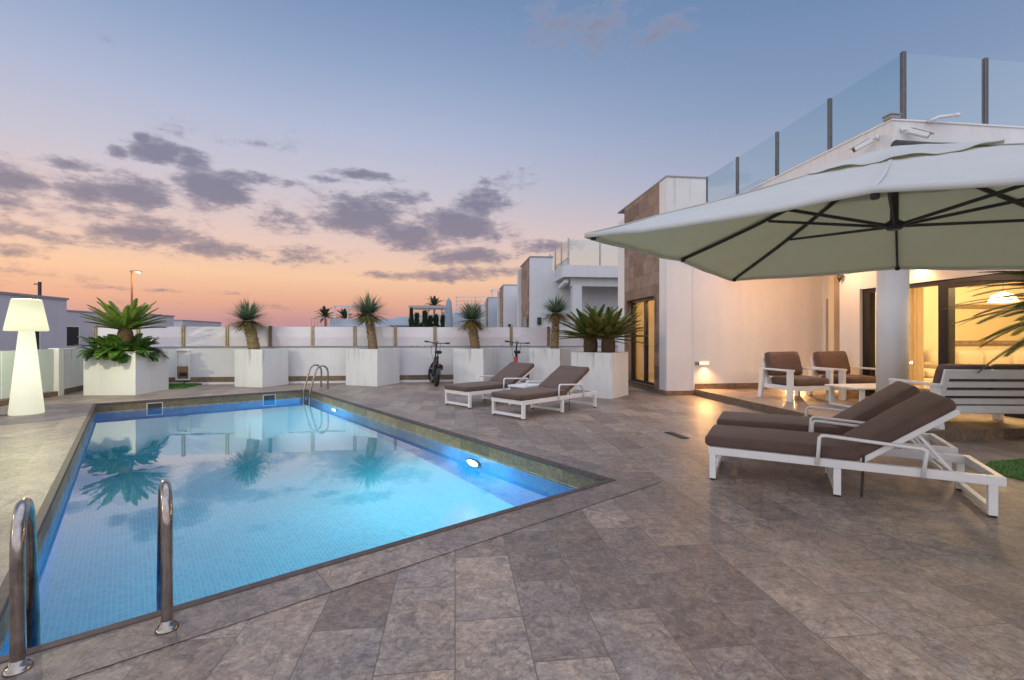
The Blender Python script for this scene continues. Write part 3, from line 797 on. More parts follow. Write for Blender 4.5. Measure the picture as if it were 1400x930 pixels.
x, y = hs(4.85, 10.0); light('side_room_light', 'POINT', (x, y, 2.38), 100, (1, .60, .17), .05)
for (s, t) in ((6.1, 8.5), (7.05, 8.3), (6.6, 7.0)):
    x, y = hs(s, t)
    d = thing('recessed_downlight', 'warm recessed spotlight in the porch ceiling', 'downlight', (x, y, 2.62), 0, 'downlights in the porch ceiling')
    MB().lathe([(.055, -.012), (.05, -.001)], 20).build('bezel', M['white_metal'], d)
    light('porch_light', 'POINT', (x, y, 2.50), 22, (1, .54, .30), .05)
x, y = hs(7.48, 6.95); aim(light('wall_lamp_light', 'SPOT', (x, y, 2.40), 16, (1, .6, .22), .05, spot_size=R(130), spot_blend=.6), (.25, .03, -1))
x, y = hs(5.265, T0-.06); aim(light('step_light_glow', 'SPOT', (x, y, .66), 75, (1, .50, .16), .03, spot_size=R(150), spot_blend=.8), (.1, -.65, -.75))
x, y = hs(7.32, T0-.06); aim(light('step_light_glow', 'SPOT', (x, y, .48), 120, (1, .52, .16), .03, spot_size=R(150), spot_blend=.8), (0, -.75, -.65))

# ------------------------------------------------------------------ fences
fence = thing('boundary_fence', 'long low white block wall topped with white frosted glass panels', 'fence', (*hs(0, 13.25), 0), ALPHA)
S0, S1 = -9.6, 8
MB().box(S0, S1, 0, .2, 0, .945).build('wall', M['block'], fence, .004)
MB().box(S0, S1, -.012, .212, .945, .975).build('coping', M['cap'], fence, .003)
MB().box(S0, S1, -.018, -.001, .06, .19).build('skirting', M['skirting'], fence)
MB().box(S0, S1, -.05, -.0185, 0.0, .055).build('kerb', M['white_wall'], fence)
def fence_s(px):
    k = (px-700)/650; return (k*13.157+1.577)/(.993-k*.119)
pxs = [127, 186, 248, 308.5, 368, 426, 484, 540, 594.5, 647, 699.4, 750.8, 801]
ss = [fence_s(p) for p in pxs]
for s in ss: MB().box(s-.04, s-.006, .06, .13, .975, 1.53).box(s+.006, s+.04, .06, .13, .975, 1.53).box(s-.006, s+.006, .075, .115, .975, 1.52).build('post', M['bronze_post'], fence)
for a, c in zip(ss[:-1], ss[1:]): MB().box(a+.045, c-.045, .088, .10, .99, 1.505).build('glass_panel', M['fence_glass'], fence)
# side fence on the left
L0, L1, L2, L3 = Vector((-8.35, 5.6)), Vector((-9.20, 8.55)), Vector((-9.63, 10.02)), Vector((-10.55, 12.3))
sd = thing('side_fence', 'low pale frosted glass side fence with white post and wall beside the glowing lamp', 'fence', (L1.x, L1.y, 0))
def segbox(a, c, w_, z0, z1, name, m):
    M_ = MB(); a3 = Vector((a.x-L1.x, a.y-L1.y, (z0+z1)/2)); c3 = Vector((c.x-L1.x, c.y-L1.y, (z0+z1)/2)); M_.bar(a3, c3, w_, z1-z0); return M_.build(name, m, sd)
dv = (L2-L0).normalized()
segbox(L0, L1-dv*.02, .02, .12, .99, 'glass_panel', M['left_glass']); segbox(L1+dv*.02, L2-dv*.06, .02, .12, .985, 'glass_panel', M['left_glass'])
segbox(L0, L2-dv*.02, .16, 0, .10, 'kerb', M['skirting'])
segbox(L2-dv*.05, L2+dv*.13, .18, 0, 1.0, 'post', M['white_wall'])
segbox(L2+dv*.13, L3, .15, .12, .985, 'wall', M['planter']); segbox(L2+dv*.13, L3, .17, 0, .12, 'kerb', M['skirting'])
# meter cabinet on the block wall
t = thing('meter_cabinet', 'open white meter cabinet with a brown box low on the white wall', 'cabinet', (*hs(-6.98, 13.25), .12), ALPHA)
b = MB(); frame = (b.box(-.17, -.14, -.06, -.0005, 0, .78), b.box(.14, .17, -.06, -.0005, 0, .78), b.box(-.14, .14, -.06, -.0005, 0, .03), b.box(-.14, .14, -.06, -.0005, .75, .78), b.box(-.14, .14, -.02, -.0005, .4, .75), b.box(-.14, .14, -.015, -.0005, .03, .4))
b.build('box', M['white_wall'], t)
MB().box(-.13, .13, -.05, -.0155, .08, .36).build('meter', M['brown_box'], t, .01)
MB().box(-.08, .1, -.058, -.0505, .1, .2).build('cover', M['wall_lamp'], t)
MB().tube([(.05, -.03, .0), (.06, -.06, -.06), (-.05, -.1, -.1)], .008, 6).build('cable', M['black_rubber'], t)

# ------------------------------------------------------------------ planters
planters = [
    ('large white planter holding the bushy cycad behind the glowing lamp', -8.54, 10.58, 1.06, 1.05, ALPHA-R(4), .93),
    ('white planter with a leaning trunked yucca left of the far pool ladder', -6.36, 12.10, .86, .86, R(-17), .93),
    ('white planter with a yucca just right of the far pool ladder', -3.63, 12.44, .98, .94, R(-22), .93),
    ('white planter with a yucca between the two parked bikes', -.98, 12.78, .88, .86, R(-22), .93),
    ('white planter with a drooping yucca behind the fan shaped cycads', 1.02, 12.72, .86, .82, R(-26), .93),
    ('large white planter with twin trunked cycads beside the lit side door', 1.86, 10.06, .92, .84, R(-36), .92)]
for lab, x, y, W, D, rz, H in planters:
    t = thing('planter', lab, 'planter', (x, y, .0), rz, 'white square planters along the deck edge')
    b = MB(); e = .07
    b.box(-W/2, W/2, -D/2, -D/2+e, 0, H); b.box(-W/2, W/2, D/2-e, D/2, 0, H); b.box(-W/2, -W/2+e, -D/2+e, D/2-e, 0, H); b.box(W/2-e, W/2, -D/2+e, D/2-e, 0, H)
    b.build('box', M['planter'], t, .006)
    MB().box(-W/2+e, W/2-e, -D/2+e, D/2-e, 0, H-.05).build('soil', M['soil'], t)
# ------------------------------------------------------------------ plants
def blade(b, base, d, L, w_, droop=.2, mi=0, seg=3, fold=.3):
    d = Vector(d).normalized(); s = d.cross(Vector((0, 0, 1)))
    if s.length < .01: s = Vector((1, 0, 0))
    s.normalize(); pts = []
    p = Vector(base); dd = d.copy()
    vs = []
    for i in range(seg+1):
        f = i/seg; ww = w_*(1-f**2.2)*(.75+.25*min(1, f*4))
        up = s.cross(dd)
        if i == seg: vs.append(p.copy())
        else: vs += [p-s*ww+up*ww*fold, p+s*ww+up*ww*fold]
        p = p+dd*(L/seg); dd = (dd+Vector((0, 0, -droop/seg))).normalized()
    fs = [(2*i, 2*i+1, 2*i+3, 2*i+2) for i in range(seg-1)] + [(2*seg-2, 2*seg-1, 2*seg)]
    b.add(vs, fs, mi)
def yucca(lab, base, top, r, L, seed, dry=.3, n=620, squash=1.0):
    rnd = random.Random(seed); base = Vector(base); top = Vector(top)
    t = thing('yucca_tree', lab, 'yucca', base, 0, 'trunked yuccas in the planters')
    h = top-base; pts = []; rs = []
    for i in range(15):
        f = i/14; side = Vector((h.x, h.y, 0))
        pts.append(side*(f**1.4)+Vector((0, 0, h.z*f-.05*(1-f))))
        rs.append(r*(1.12-.2*f+.10*math.sin(i*2.4)))
    b = MB(); b.tube(pts, rs, 14)
    for i in range(420):     # shaggy leaf bases on the trunk
        f = rnd.random(); a = rnd.uniform(0, 6.28); k = min(13, int(f*14)); c = pts[k].lerp(pts[k+1], f*14-k) if k < 14 else pts[-1]
        o = Vector((math.cos(a), math.sin(a), 0)); blade(b, c+o*r*.95, o*.55+Vector((0, 0, -1 if rnd.random() < .6 else .6)), rnd.uniform(.05, .09), .012, 0, 0, 2)
    b.build('trunk', M['trunk'], t)
    b = MB(); c = pts[-1]
    for i in range(n):
        u = rnd.uniform(-.72, 1); a = rnd.uniform(0, 6.283)
        el = math.asin(u); d = Vector((math.cos(el)*math.cos(a), math.cos(el)*math.sin(a), math.sin(el)*squash))
        ln = L*rnd.uniform(.74, 1.06)*(1.06 if abs(u) < .45 else .92 if u > 0 else .8)
        isdry = u < -.1 and rnd.random() < dry+(-u)
        blade(b, c+d*.05+Vector((0, 0, .03)), d, ln, rnd.uniform(.011, .017), rnd.choice((.02, .05, .1, .15, .45)), 1 if isdry else 0, 3)
    b.build('crown', [M['yucca_leaf'], M['dry_leaf']], t)
def frond(b, base, d, L, droop, nl, leafL, leafW, mi=0, rnd=random, vee=.5, wide=False, ang0=1.15, ang1=.4):
    d = Vector(d).normalized(); p = Vector(base); dd = d.copy(); pts = [p.copy()]; dirs = [dd.copy()]
    seg = 14
    for i in range(seg):
        p = p+dd*(L/seg); dd = (dd+Vector((0, 0, -droop/seg*(.4+1.2*i/seg)))).normalized(); pts.append(p.copy()); dirs.append(dd.copy())
    b.tube(pts, [.011*(1-.8*i/seg) for i in range(seg+1)], 5, mi)
    for i in range(nl):
        f = .12+.88*(i+.5)/nl; k = min(seg-1, int(f*seg)); q = pts[k].lerp(pts[k+1], f*seg-k); dr = dirs[k]
        s = dr.cross(Vector((0, 0, 1)))
        if s.length < .02: s = Vector((1, 0, 0))
        s.normalize(); up = s.cross(dr)
        ll = leafL*(math.sin(math.pi*min(1, (f*.93+.05)))**.55)*rnd.uniform(.9, 1.1)
        ang = ang0+(ang1-ang0)*f
        for sg in (-1, 1):
            ld = (dr*math.cos(ang)+s*sg*math.sin(ang)+up*vee*.6).normalized()
            side = ld.cross(up).normalized()*leafW
            tip = q+ld*ll+Vector((0, 0, -ll*.12))
            if wide:
                m1 = q+ld*ll*.35; m2 = q+ld*ll*.7+Vector((0, 0, -ll*.04))
                b.add([q-side*.4, q+side*.4, m1+side, m1-side, m2+side*.85, m2-side*.85, tip], [(0, 1, 2, 3), (3, 2, 4, 5), (5, 4, 6)], mi)
            else:
                m1 = q+ld*ll*.5
                b.add([q-side, q+side, m1+side*.9, m1-side*.9, tip], [(0, 1, 2, 3), (3, 2, 4)], mi)
def cycad_crown(b, c, n, L, seed, el0=.0, el1=1.35, droop=.9, nl=42, leafL=.16, mi_fn=None, az=None, leafW=.005, vee=.5, ang0=1.15, ang1=.4):
    rnd = random.Random(seed)
    for i in range(n):
        f = (i+.5)/n; el = el0+(el1-el0)*f**.9+rnd.uniform(-.08, .08); a = i*2.39996+rnd.uniform(-.2, .2)
        if az is not None: a = az[0]+(az[1]-az[0])*((i*.618) % 1)
        d = Vector((math.cos(el)*math.cos(a), math.cos(el)*math.sin(a), math.sin(el)))
        frond(b, Vector(c)+d*.05, d, L*rnd.uniform(.85, 1.08), droop*rnd.uniform(.7, 1.2), nl, leafL, leafW, (mi_fn(rnd, el) if mi_fn else 0), rnd, vee, False, ang0, ang1)
yucca('yucca with a curved shaggy trunk on the planter left of the pool ladder', (-6.50, 12.0, .88), (-6.66, 12.0, 1.62), .125, .62, 1)
yucca('tallest yucca with a straight trunk on the planter right of the pool ladder', (-3.62, 12.4, .88), (-3.74, 12.4, 1.80), .105, .64, 2, .35)
yucca('yucca on the planter between the two bikes', (-.98, 12.75, .88), (-1.08, 12.75, 1.66), .115, .62, 3, .6)
yucca('drooping yucca behind the cycads in front of the neighbouring porch', (1.14, 12.72, .88), (1.18, 12.72, 1.84), .095, .57, 4, .7, 560)
# cycad on the first planter + leafy shrub at its foot
x, y = -8.54, 10.5
t = thing('sago_palm', 'bright green cycad with upswept fronds on the large planter behind the glowing lamp', 'cycad', (x, y, .88))
MB().lathe([(.16, -.06), (.17, .2), (.14, .45), (.10, .58)], 16).build('trunk', M['stump'], t)
b = MB(); cycad_crown(b, (0, 0, .50), 44, .78, 11, .12, 1.0, .2, 34, .15, leafW=.013); b.build('crown', M['cycad_bright'], t)
t = thing('leafy_shrub', 'dark glossy shrub spilling over the planter under the bright cycad', 'shrub', (x, y-.1, .88))
b = MB(); rnd = random.Random(21)
for i in range(135):
    a = rnd.uniform(0, 6.28); rr = rnd.uniform(.1, .55); el = rnd.uniform(-.05, 1.2)
    d = Vector((math.cos(el)*math.cos(a), math.cos(el)*math.sin(a), math.sin(el)))
    frond(b, (math.cos(a)*rr*.8, math.sin(a)*rr*.8, .03), d, rnd.uniform(.32, .50), rnd.uniform(.9, 1.8), 8, .16, .036, 0, rnd, .3, True)
b.build('foliage', M['shrub_leaf'], t)
# twin cycads
for k, (dx, dy, lab, n, L, seed) in enumerate(((-.19, .10, 'olive fan of cycad fronds on the left stump in the planter by the lit door', 46, .80, 31), (.16, -.02, 'olive fan of cycad fronds on the right stump in the planter by the lit door', 50, .86, 32))):
    t = thing('sago_palm', lab, 'cycad', (1.86+dx, 10.0+dy, .87), 0, 'twin cycads on one planter')
    MB().lathe([(.13, -.05), (.15, .12), (.15, .26), (.10, .40)], 14).build('trunk', M['stump'], t)
    b = MB(); cycad_crown(b, (0, 0, .34), n, L, seed, -.05, .95, .18, 46, .13, lambda r_, el: 1 if (el < .8 and r_.random() < .8) or r_.random() < .3 else 0, leafW=.009)
    b.build('crown', [M['cycad_leaf'], M['cycad_tan']], t)
# palm on the lawn to the right
t = thing('sago_palm', 'dark green cycad on the lawn reaching in beside the slatted sofa', 'cycad', (6.62, 5.0, .012))
MB().lathe([(.18, -.0), (.2, .3), (.18, 1.4), (.12, 1.64)], 16).build('trunk', M['stump'], t)
b = MB(); cycad_crown(b, (0, 0, 1.60), 22, 1.46, 43, -.12, .60, .55, 84, .20, az=(2.5, 3.75), leafW=.0065, vee=.1, ang0=1.2, ang1=.9); cycad_crown(b, (0, 0, 1.60), 70, 1.42, 41, -.35, .9, .8, 84, .18, leafW=.006, vee=.12, ang0=1.2, ang1=.8); b.build('crown', M['cycad_dark'], t)

# ------------------------------------------------------------------ floor lamps
def floor_lamp(x, y, lab):
    t = thing('floor_lamp', lab, 'floor lamp', (x, y, 0), 0, 'glowing white floor lamps')
    MB().lathe([(.205, 0), (.212, .012), (.210, .03), (.098, 1.30), (.09, 1.335)], 40).build('stand', M['lamp_glow'], t)
    MB().lathe([(.25, 1.335), (.262, 1.345), (.264, 1.36), (.182, 1.83), (.174, 1.845), (.15, 1.85)], 40).build('lamp_shade', M['lamp_shade_glow'], t)
    MB().tube([(-.1, -.15, .01), (-.35, -.3, .008), (-.6, -.22, .008), (-.9, -.25, .008)], .006, 6).build('power_cable', M['black_rubber'], t)
    light('floor_lamp_light', 'POINT', (x, y, 2.15), 190, (1, .95, .50), 0)
    return t
floor_lamp(-7.84, 7.68, 'tall glowing white floor lamp with a cone shade on the left of the deck')
floor_lamp(-12.6, 1.6, 'glowing white floor lamp mirrored in the fence glass beside the first yucca')
floor_lamp(-10.6, -4.2, 'glowing white floor lamp mirrored in the fence glass left of the tallest yucca')

# ------------------------------------------------------------------ sun loungers
HX = 1.06
def make_lounger(BA, BL):
    t = thing('sun_lounger', 'x', 'sun lounger', (0, 0, 0), 0, 'white framed sun loungers with brown mattresses')
    w2 = .33; zr = .25
    b = MB()
    for s in (-1, 1): b.box(-.03, 1.86, s*w2-.022, s*w2+.022, .22, .283)
    b.box(-.03, .012, -w2+.0225, w2-.0225, .2205, .2825); b.box(1.818, 1.86, -w2+.0225, w2-.0225, .2205, .2825)
    b.box(.98, 1.02, -w2+.0225, w2-.0225, .2205, .2725)
    for i in range(8): b.box(.07+i*.115, .13+i*.115, -w2+.0225, w2-.0225, .262, .279)
    b.build('frame', M['white_metal'], t, .003)
    for x0, nm in ((0.0, 1), (1.79, 1), (.9, 0)):
        for s in (-1, 1):
            lg = MB().box(x0-.022, x0+.028, s*w2-.0215, s*w2+.0215, .012, .2195).build('leg', M['white_metal'], t, .003)
            MB().box(x0-.018, x0+.024, s*w2-.018, s*w2+.018, 0, .0115).build('foot', M['strap'], lg)
        MB().box(x0-.018, x0+.024, -w2+.0222, w2-.0222, .03, .07).build('stretcher', M['white_metal'], t, .003)
    # backrest frame
    c, s_ = math.cos(BA), math.sin(BA); T = Matrix.Translation((HX, 0, .285)) @ Matrix.Rotation(-BA, 4, 'Y')
    b = MB()
    for s in (-1, 1): b.box(0, BL, s*.29-.018, s*.29+.018, -.02, .02, M=T)
    b.box(BL-.04, BL-.0005, -.2715, .2715, -.0195, .0195, M=T); b.box(.0, .04, -.2715, .2715, -.0195, .0195, M=T)
    for i in range(5): b.box(.1+i*.12, .15+i*.12, -.2715, .2715, .0, .015, M=T)
    br = b.build('backrest_frame', M['white_metal'], t, .003)
    b = MB(); pm = T @ Vector((.42, 0, -.03))
    for s in (-1, 1): b.bar((pm.x, s*.25, pm.z), (1.62, s*.25, .245), .02, .02)
    b.bar((1.62, -.25, .245), (1.62, .25, .245), .02, .02, mi=0)
    b.bar((pm.x, -.25, pm.z), (pm.x, .25, pm.z), .019, .019)
    b.build('back_support', M['white_metal'], t)
    def piping(x0, x1, y0, y1, z, par, Mx=None):
        r = .04; P = []
        for cx, cy, a0 in ((x1-r, y1-r, 0), (x0+r, y1-r, 90), (x0+r, y0+r, 180), (x1-r, y0+r, 270)):
            for k in range(5):
                a = R(a0+k*22.5); P.append(Vector((cx+r*math.cos(a), cy+r*math.sin(a), z)))
        if Mx is not None: P = [Mx @ q_ for q_ in P]
        MB().tube(P, .0045, 6, closed=True).build('piping', M['brown_fabric'], par)
    sc_ = MB().cushion(-.065, HX+.0, -.335, .335, .2845, .372, .035, .012).build('seat_cushion', M['brown_fabric'], t)
    piping(-.060, HX-.005, -.330, .330, .352, sc_)
    bc_ = MB().cushion(.0, BL+.02, -.33, .33, .0215, .108, .035, .012, M=T, seed=2).build('back_cushion', M['brown_fabric'], t)
    piping(.005, BL+.015, -.325, .325, .088, bc_, T)
    for s in (-1, 1):
        y = s*.368; b = MB(); P = [(.77, y, .235), (.785, y, .45), (.80, y, .466), (.83, y, .468), (1.41, y, .432), (1.435, y, .42), (1.435, y, .40), (1.415, y, .225)]
        b.tube(P, .0135, 8)
        b.bar((.77, s*.3525, .243), (.77, y, .243), .02, .02); b.bar((1.415, s*.3525, .235), (1.415, y, .235), .02, .02)
        b.build('armrest', M['white_metal'], t)
    b = MB(); b.bar((HX+.01, -.345, .34), (HX-.005, -.356, .02), .018, .003, (0, 1, 0)); b.bar((HX+.015, .345, .34), (HX+.0, .356, .12), .018, .003, (0, 1, 0))
    b.build('tie_strap', M['strap'], t)
    return t
proto = make_lounger(R(37), .71); proto_low = make_lounger(R(29), .70)
def put(o, x, y, rz, lab): o.location = (x, y, .003); o.rotation_euler.z = rz; o['label'] = lab
d1 = Vector((.875, -.484)); p1 = Vector((.484, .875)); a1 = math.atan2(-.484, .875)
q = Vector((1.752, 4.156)) + p1*.33
put(proto, q.x, q.y, a1, 'sun lounger nearest the camera under the big umbrella with its armrest in full view')
q2 = q + p1*.98; l2 = copy_tree(proto); put(l2, q2.x, q2.y, a1, 'sun lounger under the big umbrella half hidden behind the nearest one')
a2 = math.atan2(.698, .716); d3 = Vector((.716, .698)); p3 = Vector((-.698, .716))
q3 = Vector((.168, 7.096)) + p3*.33; l3 = proto_low; put(l3, q3.x, q3.y, a2, 'sun lounger beside the twin cycad planter on the pool side of the small table')
q4 = Vector((-.735, 8.232)) + p3*.33; l4 = copy_tree(proto_low); put(l4, q4.x, q4.y, a2, 'sun lounger on the bike side of the small white table, farthest from the house')
# small side table between the far pair
def side_table(lab, x, y, rz, W, D, H, slab=.03, z=.003):
    t = thing('side_table', lab, 'table', (x, y, z), rz)
    MB().box(-W/2, W/2, -D/2, D/2, H-slab, H).build('tabletop', M['white_metal'], t, .004)
    b = MB()
    for s in (-1, 1): b.box(-W/2+.01, W/2-.01, s*(D/2-.03)-.015, s*(D/2-.03)+.015, H-slab-.06, H-slab-.0005)
    b.build('apron', M['white_metal'], t, .002)
    for sx in (-1, 1):
        for sy in (-1, 1): MB().box(sx*(W/2-.035)-.022, sx*(W/2-.035)+.022, sy*(D/2-.03)-.0145, sy*(D/2-.03)+.0145, 0, H-slab-.0605).build('leg', M['white_metal'], t, .003)
    return t
m_ = (q3+q4)/2 + d3*1.05
side_table('small square white table between the two far loungers', m_.x, m_.y, a2, .48, .42, .37)

# ------------------------------------------------------------------ outdoor lounge set
def seat(name, lab, cat, W, x, y, rz, n, z=.131, group=None):
    t = thing(name, lab, cat, (x, y, z), rz, group)
    D = .78; hw = W/2
    b = MB(); b.box(-hw+.035, hw-.035, D/2-.05, D/2-.02, .18, .27); b.box(-hw+.035, hw-.035, -D/2+.10, -D/2+.13, .18, .27)
    for i in range(6): b.box(-hw+.035, hw-.035, -D/2+.16+i*.095, -D/2+.21+i*.095, .235, .255)
    b.build('seat_frame', M['white_metal'], t, .003)
    for s in (-1, 1):
        x0, x1 = s*hw-.03, s*hw+.03
        sd_ = MB()
        sd_.box(x0+.008, x1-.008, -D/2+.12, D/2-.115, .19, .265)
        sd_ = sd_.build('side_rail', M['white_metal'], t, .003)
        MB().box(x0, x1, D/2-.11, D/2-.01, 0, .514).build('leg', M['white_metal'], t, .004)
        b = MB(); b.prism([(-D/2-.03, 0), (-D/2+.06, 0), (-D/2+.12, .514), (-D/2+.03, .514)], x0, x1)
        b.v = [(vz, vx, vy) for (vx, vy, vz) in b.v]; b.build('leg', M['white_metal'], t, .004)
        MB().box(s*hw-.04, s*hw+.04, -D/2, D/2, .5145, .545).build('armrest', M['white_metal'], t, .004)
    # reclined slatted back
    rc = R(16); T = Matrix.Translation((0, -D/2+.15, .17)) @ Matrix.Rotation(rc, 4, 'X')
    b = MB(); H = .57; bw2 = hw-.045
    b.box(-bw2, -bw2+.07, -.015, .015, 0, H, M=T); b.box(bw2-.07, bw2, -.015, .015, 0, H, M=T)
    zs = [(0, .085), (.125, .195), (.235, .305), (.345, .415), (.455, H)]
    for z0, z1 in zs: b.box(-bw2+.0705, bw2-.0705, -.0145, .0145, z0, z1, M=T)
    b.build('backrest', M['white_metal'], t, .003)
    for i in range(n):
        a = -hw+.045+(W-.09)*i/n; c = -hw+.045+(W-.09)*(i+1)/n
        MB().cushion(a+.004, c-.004, -D/2+.20, D/2-.0, .262, .40, .045, .015, seed=i).build('seat_cushion', M['brown_fabric'], t)
        MB().cushion(a+.008, c-.008, .02, .17, .215, .66 if n == 1 else .60, .06, .0, M=T, seed=i+5).build('back_cushion', M['brown_fabric'], t)
    return t
f1 = math.pi+R(12)
seat('outdoor_armchair', 'white framed armchair with brown cushions nearest the lit wall light', 'armchair', .80, 5.07, 8.52, f1, 1, group='white outdoor armchairs with brown cushions')
seat('outdoor_armchair', 'white framed armchair with brown cushions between the other armchair and the column', 'armchair', .80, 6.14, 8.78, f1, 1, group='white outdoor armchairs with brown cushions')
seat('outdoor_sofa', 'white two seat outdoor sofa seen from its slatted back, right of the column', 'sofa', 1.36, 5.86, 6.10, R(-2), 2)
t = thing('coffee_table', 'low white coffee table in front of the two armchairs', 'table', (5.78, 7.62, .131), R(8))
MB().box(-.58, .58, -.32, .32, .305, .33).build('tabletop', M['white_metal'], t, .004)
for s in (-1, 1):
    b = MB(); x0, x1 = s*.47-.04, s*.47+.04
    b.box(x0, x1, -.30, -.27, 0, .3045); b.box(x0, x1, .27, .30, 0, .3045); b.box(x0, x1, -.2695, .2695, 0, .03)
    b.build('leg', M['white_metal'], t, .003)
t = thing('potted_plant', 'tiny potted succulent on the low white coffee table', 'potted plant', (5.98, 7.72, .4615))
MB().lathe([(.04, 0), (.05, .01), (.055, .09), (.045, .09), (.042, .075)], 18).build('pot', M['pot'], t)
b = MB(); rnd = random.Random(5)
for i in range(40):
    a = rnd.uniform(0, 6.28); el = rnd.uniform(.3, 1.5); blade(b, (0, 0, .07), (math.cos(a)*math.cos(el), math.sin(a)*math.cos(el), math.sin(el)), rnd.uniform(.05, .09), .008, .2)
b.build('foliage', M['shrub_leaf'], t)

# ------------------------------------------------------------------ big umbrella
UB = Vector((6.15, 3.45, 0))
V0 = Vector((.528, 3.43)); E1 = Vector((2.285, 2.65)); E2 = Vector((2.65, -2.285))
O = V0 + E1*.5 + E2*.48
rim = [(V0, .74), (V0+E1*.5, .785), (V0+E1, .74), (V0+E1+E2*.47, .735), (V0+E1+E2, .585), (V0+E2+E1*.5, .655), (V0+E2, .585), (V0+E2*.475, .73)]
rim = [Vector((p.x, p.y, 1.25+z)) for p, z in rim]
APEX = Vector((O.x, O.y, 2.70))
t = thing('cantilever_umbrella', 'large square off white cantilever umbrella with dark ribs over the near loungers', 'umbrella', UB)
def canopy_pt(ang, f):   # ang in 0..8 around the rim, f 0 apex .. 1 rim
    k = int(ang) % 8; u = ang-int(ang)
    p = rim[k].lerp(rim[(k+1) % 8], u); q = APEX.lerp(p, f)
    q.z -= .022*math.sin(math.pi*u)*f + .03*math.sin(math.pi*f)*1.0
    q.x += (O.x-q.x)*.014*math.sin(math.pi*u)*f; q.y += (O.y-q.y)*.014*math.sin(math.pi*u)*f
    return q
def canopy(f0, f1, dz, name, wav=0):
    b = MB(); na, nf = 160, 26; vs = []
    for j in range(nf+1):
        f = f0+(f1-f0)*j/nf
        for i in range(na):
            ang_ = i*8/na; p = canopy_pt(ang_, f); p.z += dz + wav*math.sin(i*68/na)*(j/nf)**2*.6
            nz = noise.noise(p*2.2)*.012+noise.noise(p*6)*.006+noise.noise(Vector((ang_*9, f*2, 0)))*.012*(1-f)*f*3
            p.z += nz; vs.append(p-UB)
    fs = [(j*na+i, (j+1)*na+i, (j+1)*na+(i+1) % na, j*na+(i+1) % na) for j in range(nf) for i in range(na)]
    b.add(vs, fs, 0, True)
    o = b.build(name, [M['canvas'], M['canvas_in']], t); s = o.modifiers.new('thick', 'SOLIDIFY'); s.thickness = .004; s.offset = -1; s.material_offset = 1
    bm = bmesh.new(); bm.from_mesh(o.data)
    if sum(f.normal.z*f.calc_area() for f in bm.faces) < 0: bmesh.ops.reverse_faces(bm, faces=bm.faces)
    bm.to_mesh(o.data); bm.free()
    return o
can = canopy(.20, 1, 0, 'canopy')
canopy(.0, .30, .022, 'vent_cap', .02)
b = MB()   # hem strip hanging from the rim
vs = []; na = 64
for i in range(na):
    p = canopy_pt(i*8/na, 1); p.z += noise.noise(p*2.2)*.012+noise.noise(p*6)*.006; vs += [p-UB+Vector((0, 0, .006)), p-UB+Vector((0, 0, -.028))]
b.add(vs, [(2*i, 2*i+1, (2*i+3) % (2*na), (2*i+2) % (2*na)) for i in range(na)], 0, True)
hm = b.build('hem', M['canvas'], can); hm.modifiers.new('thick', 'SOLIDIFY').thickness = .006
for k in range(8):     # stitched seams over the ribs
    P = []
    for i in range(14):
        f = .21+.785*i/13; p = canopy_pt(k, f); nz = noise.noise(p*2.2)*.012+noise.noise(p*6)*.006; P.append(p-UB+Vector((0, 0, nz+.004)))
    b = MB()
    for a_, c_ in zip(P[:-1], P[1:]): b.bar(a_, c_, .022, .005)
    b.build('seam', M['canvas'], can)
hub = Vector((O.x, O.y, 2.10))
for k in range(8):
    b = MB(); P = [canopy_pt(k, f)-UB+Vector((0, 0, -.032)) for f in (.06, .2, .4, .6, .8, .985)]
    for a_, c_ in zip(P[:-1], P[1:]): b.bar(a_, c_, .018, .028)
    rb = b.build('rib', M['umbrella_metal'], t)
    m1 = canopy_pt(k, .52)-UB+Vector((0, 0, -.05))
    MB().bar(hub-UB+(Vector((m1.x, m1.y, 0))-Vector((hub.x-UB.x, hub.y-UB.y, 0))).normalized()*.05, m1, .014, .022).build('strut', M['umbrella_metal'], rb)
    MB().lathe([(.018, -.02), (.022, 0), (.018, .02)], 10, tuple(rim[k]*.985+O.to_3d()*.015-UB+Vector((0, 0, -.045)) if False else canopy_pt(k, .975)-UB+Vector((0, 0, -.04)))).build('end_cap', M['umbrella_metal'], rb)
MB().lathe([(.045, 2.07), (.06, 2.085), (.06, 2.125), (.035, 2.14), (.027, 2.15), (.027, 2.64)], 20, (O.x-UB.x, O.y-UB.y, 0)).build('hub', M['umbrella_metal'], t)
pts = [Vector((0, 0, .05)), Vector((0, 0, 1.6)), Vector((-.02, .0, 2.3)), Vector((-.12, .01, 2.5)), Vector((-.35, .03, 2.58)), Vector((O.x-UB.x+.3, O.y-UB.y, 2.70)), Vector((O.x-UB.x, O.y-UB.y, 2.72))]
MB().tube(pts, .04, 12).build('mast', M['umbrella_metal'], t)
MB().box(-.5, .5, -.5, .5, 0.001, .08).build('base', M['cap'], t, .01)

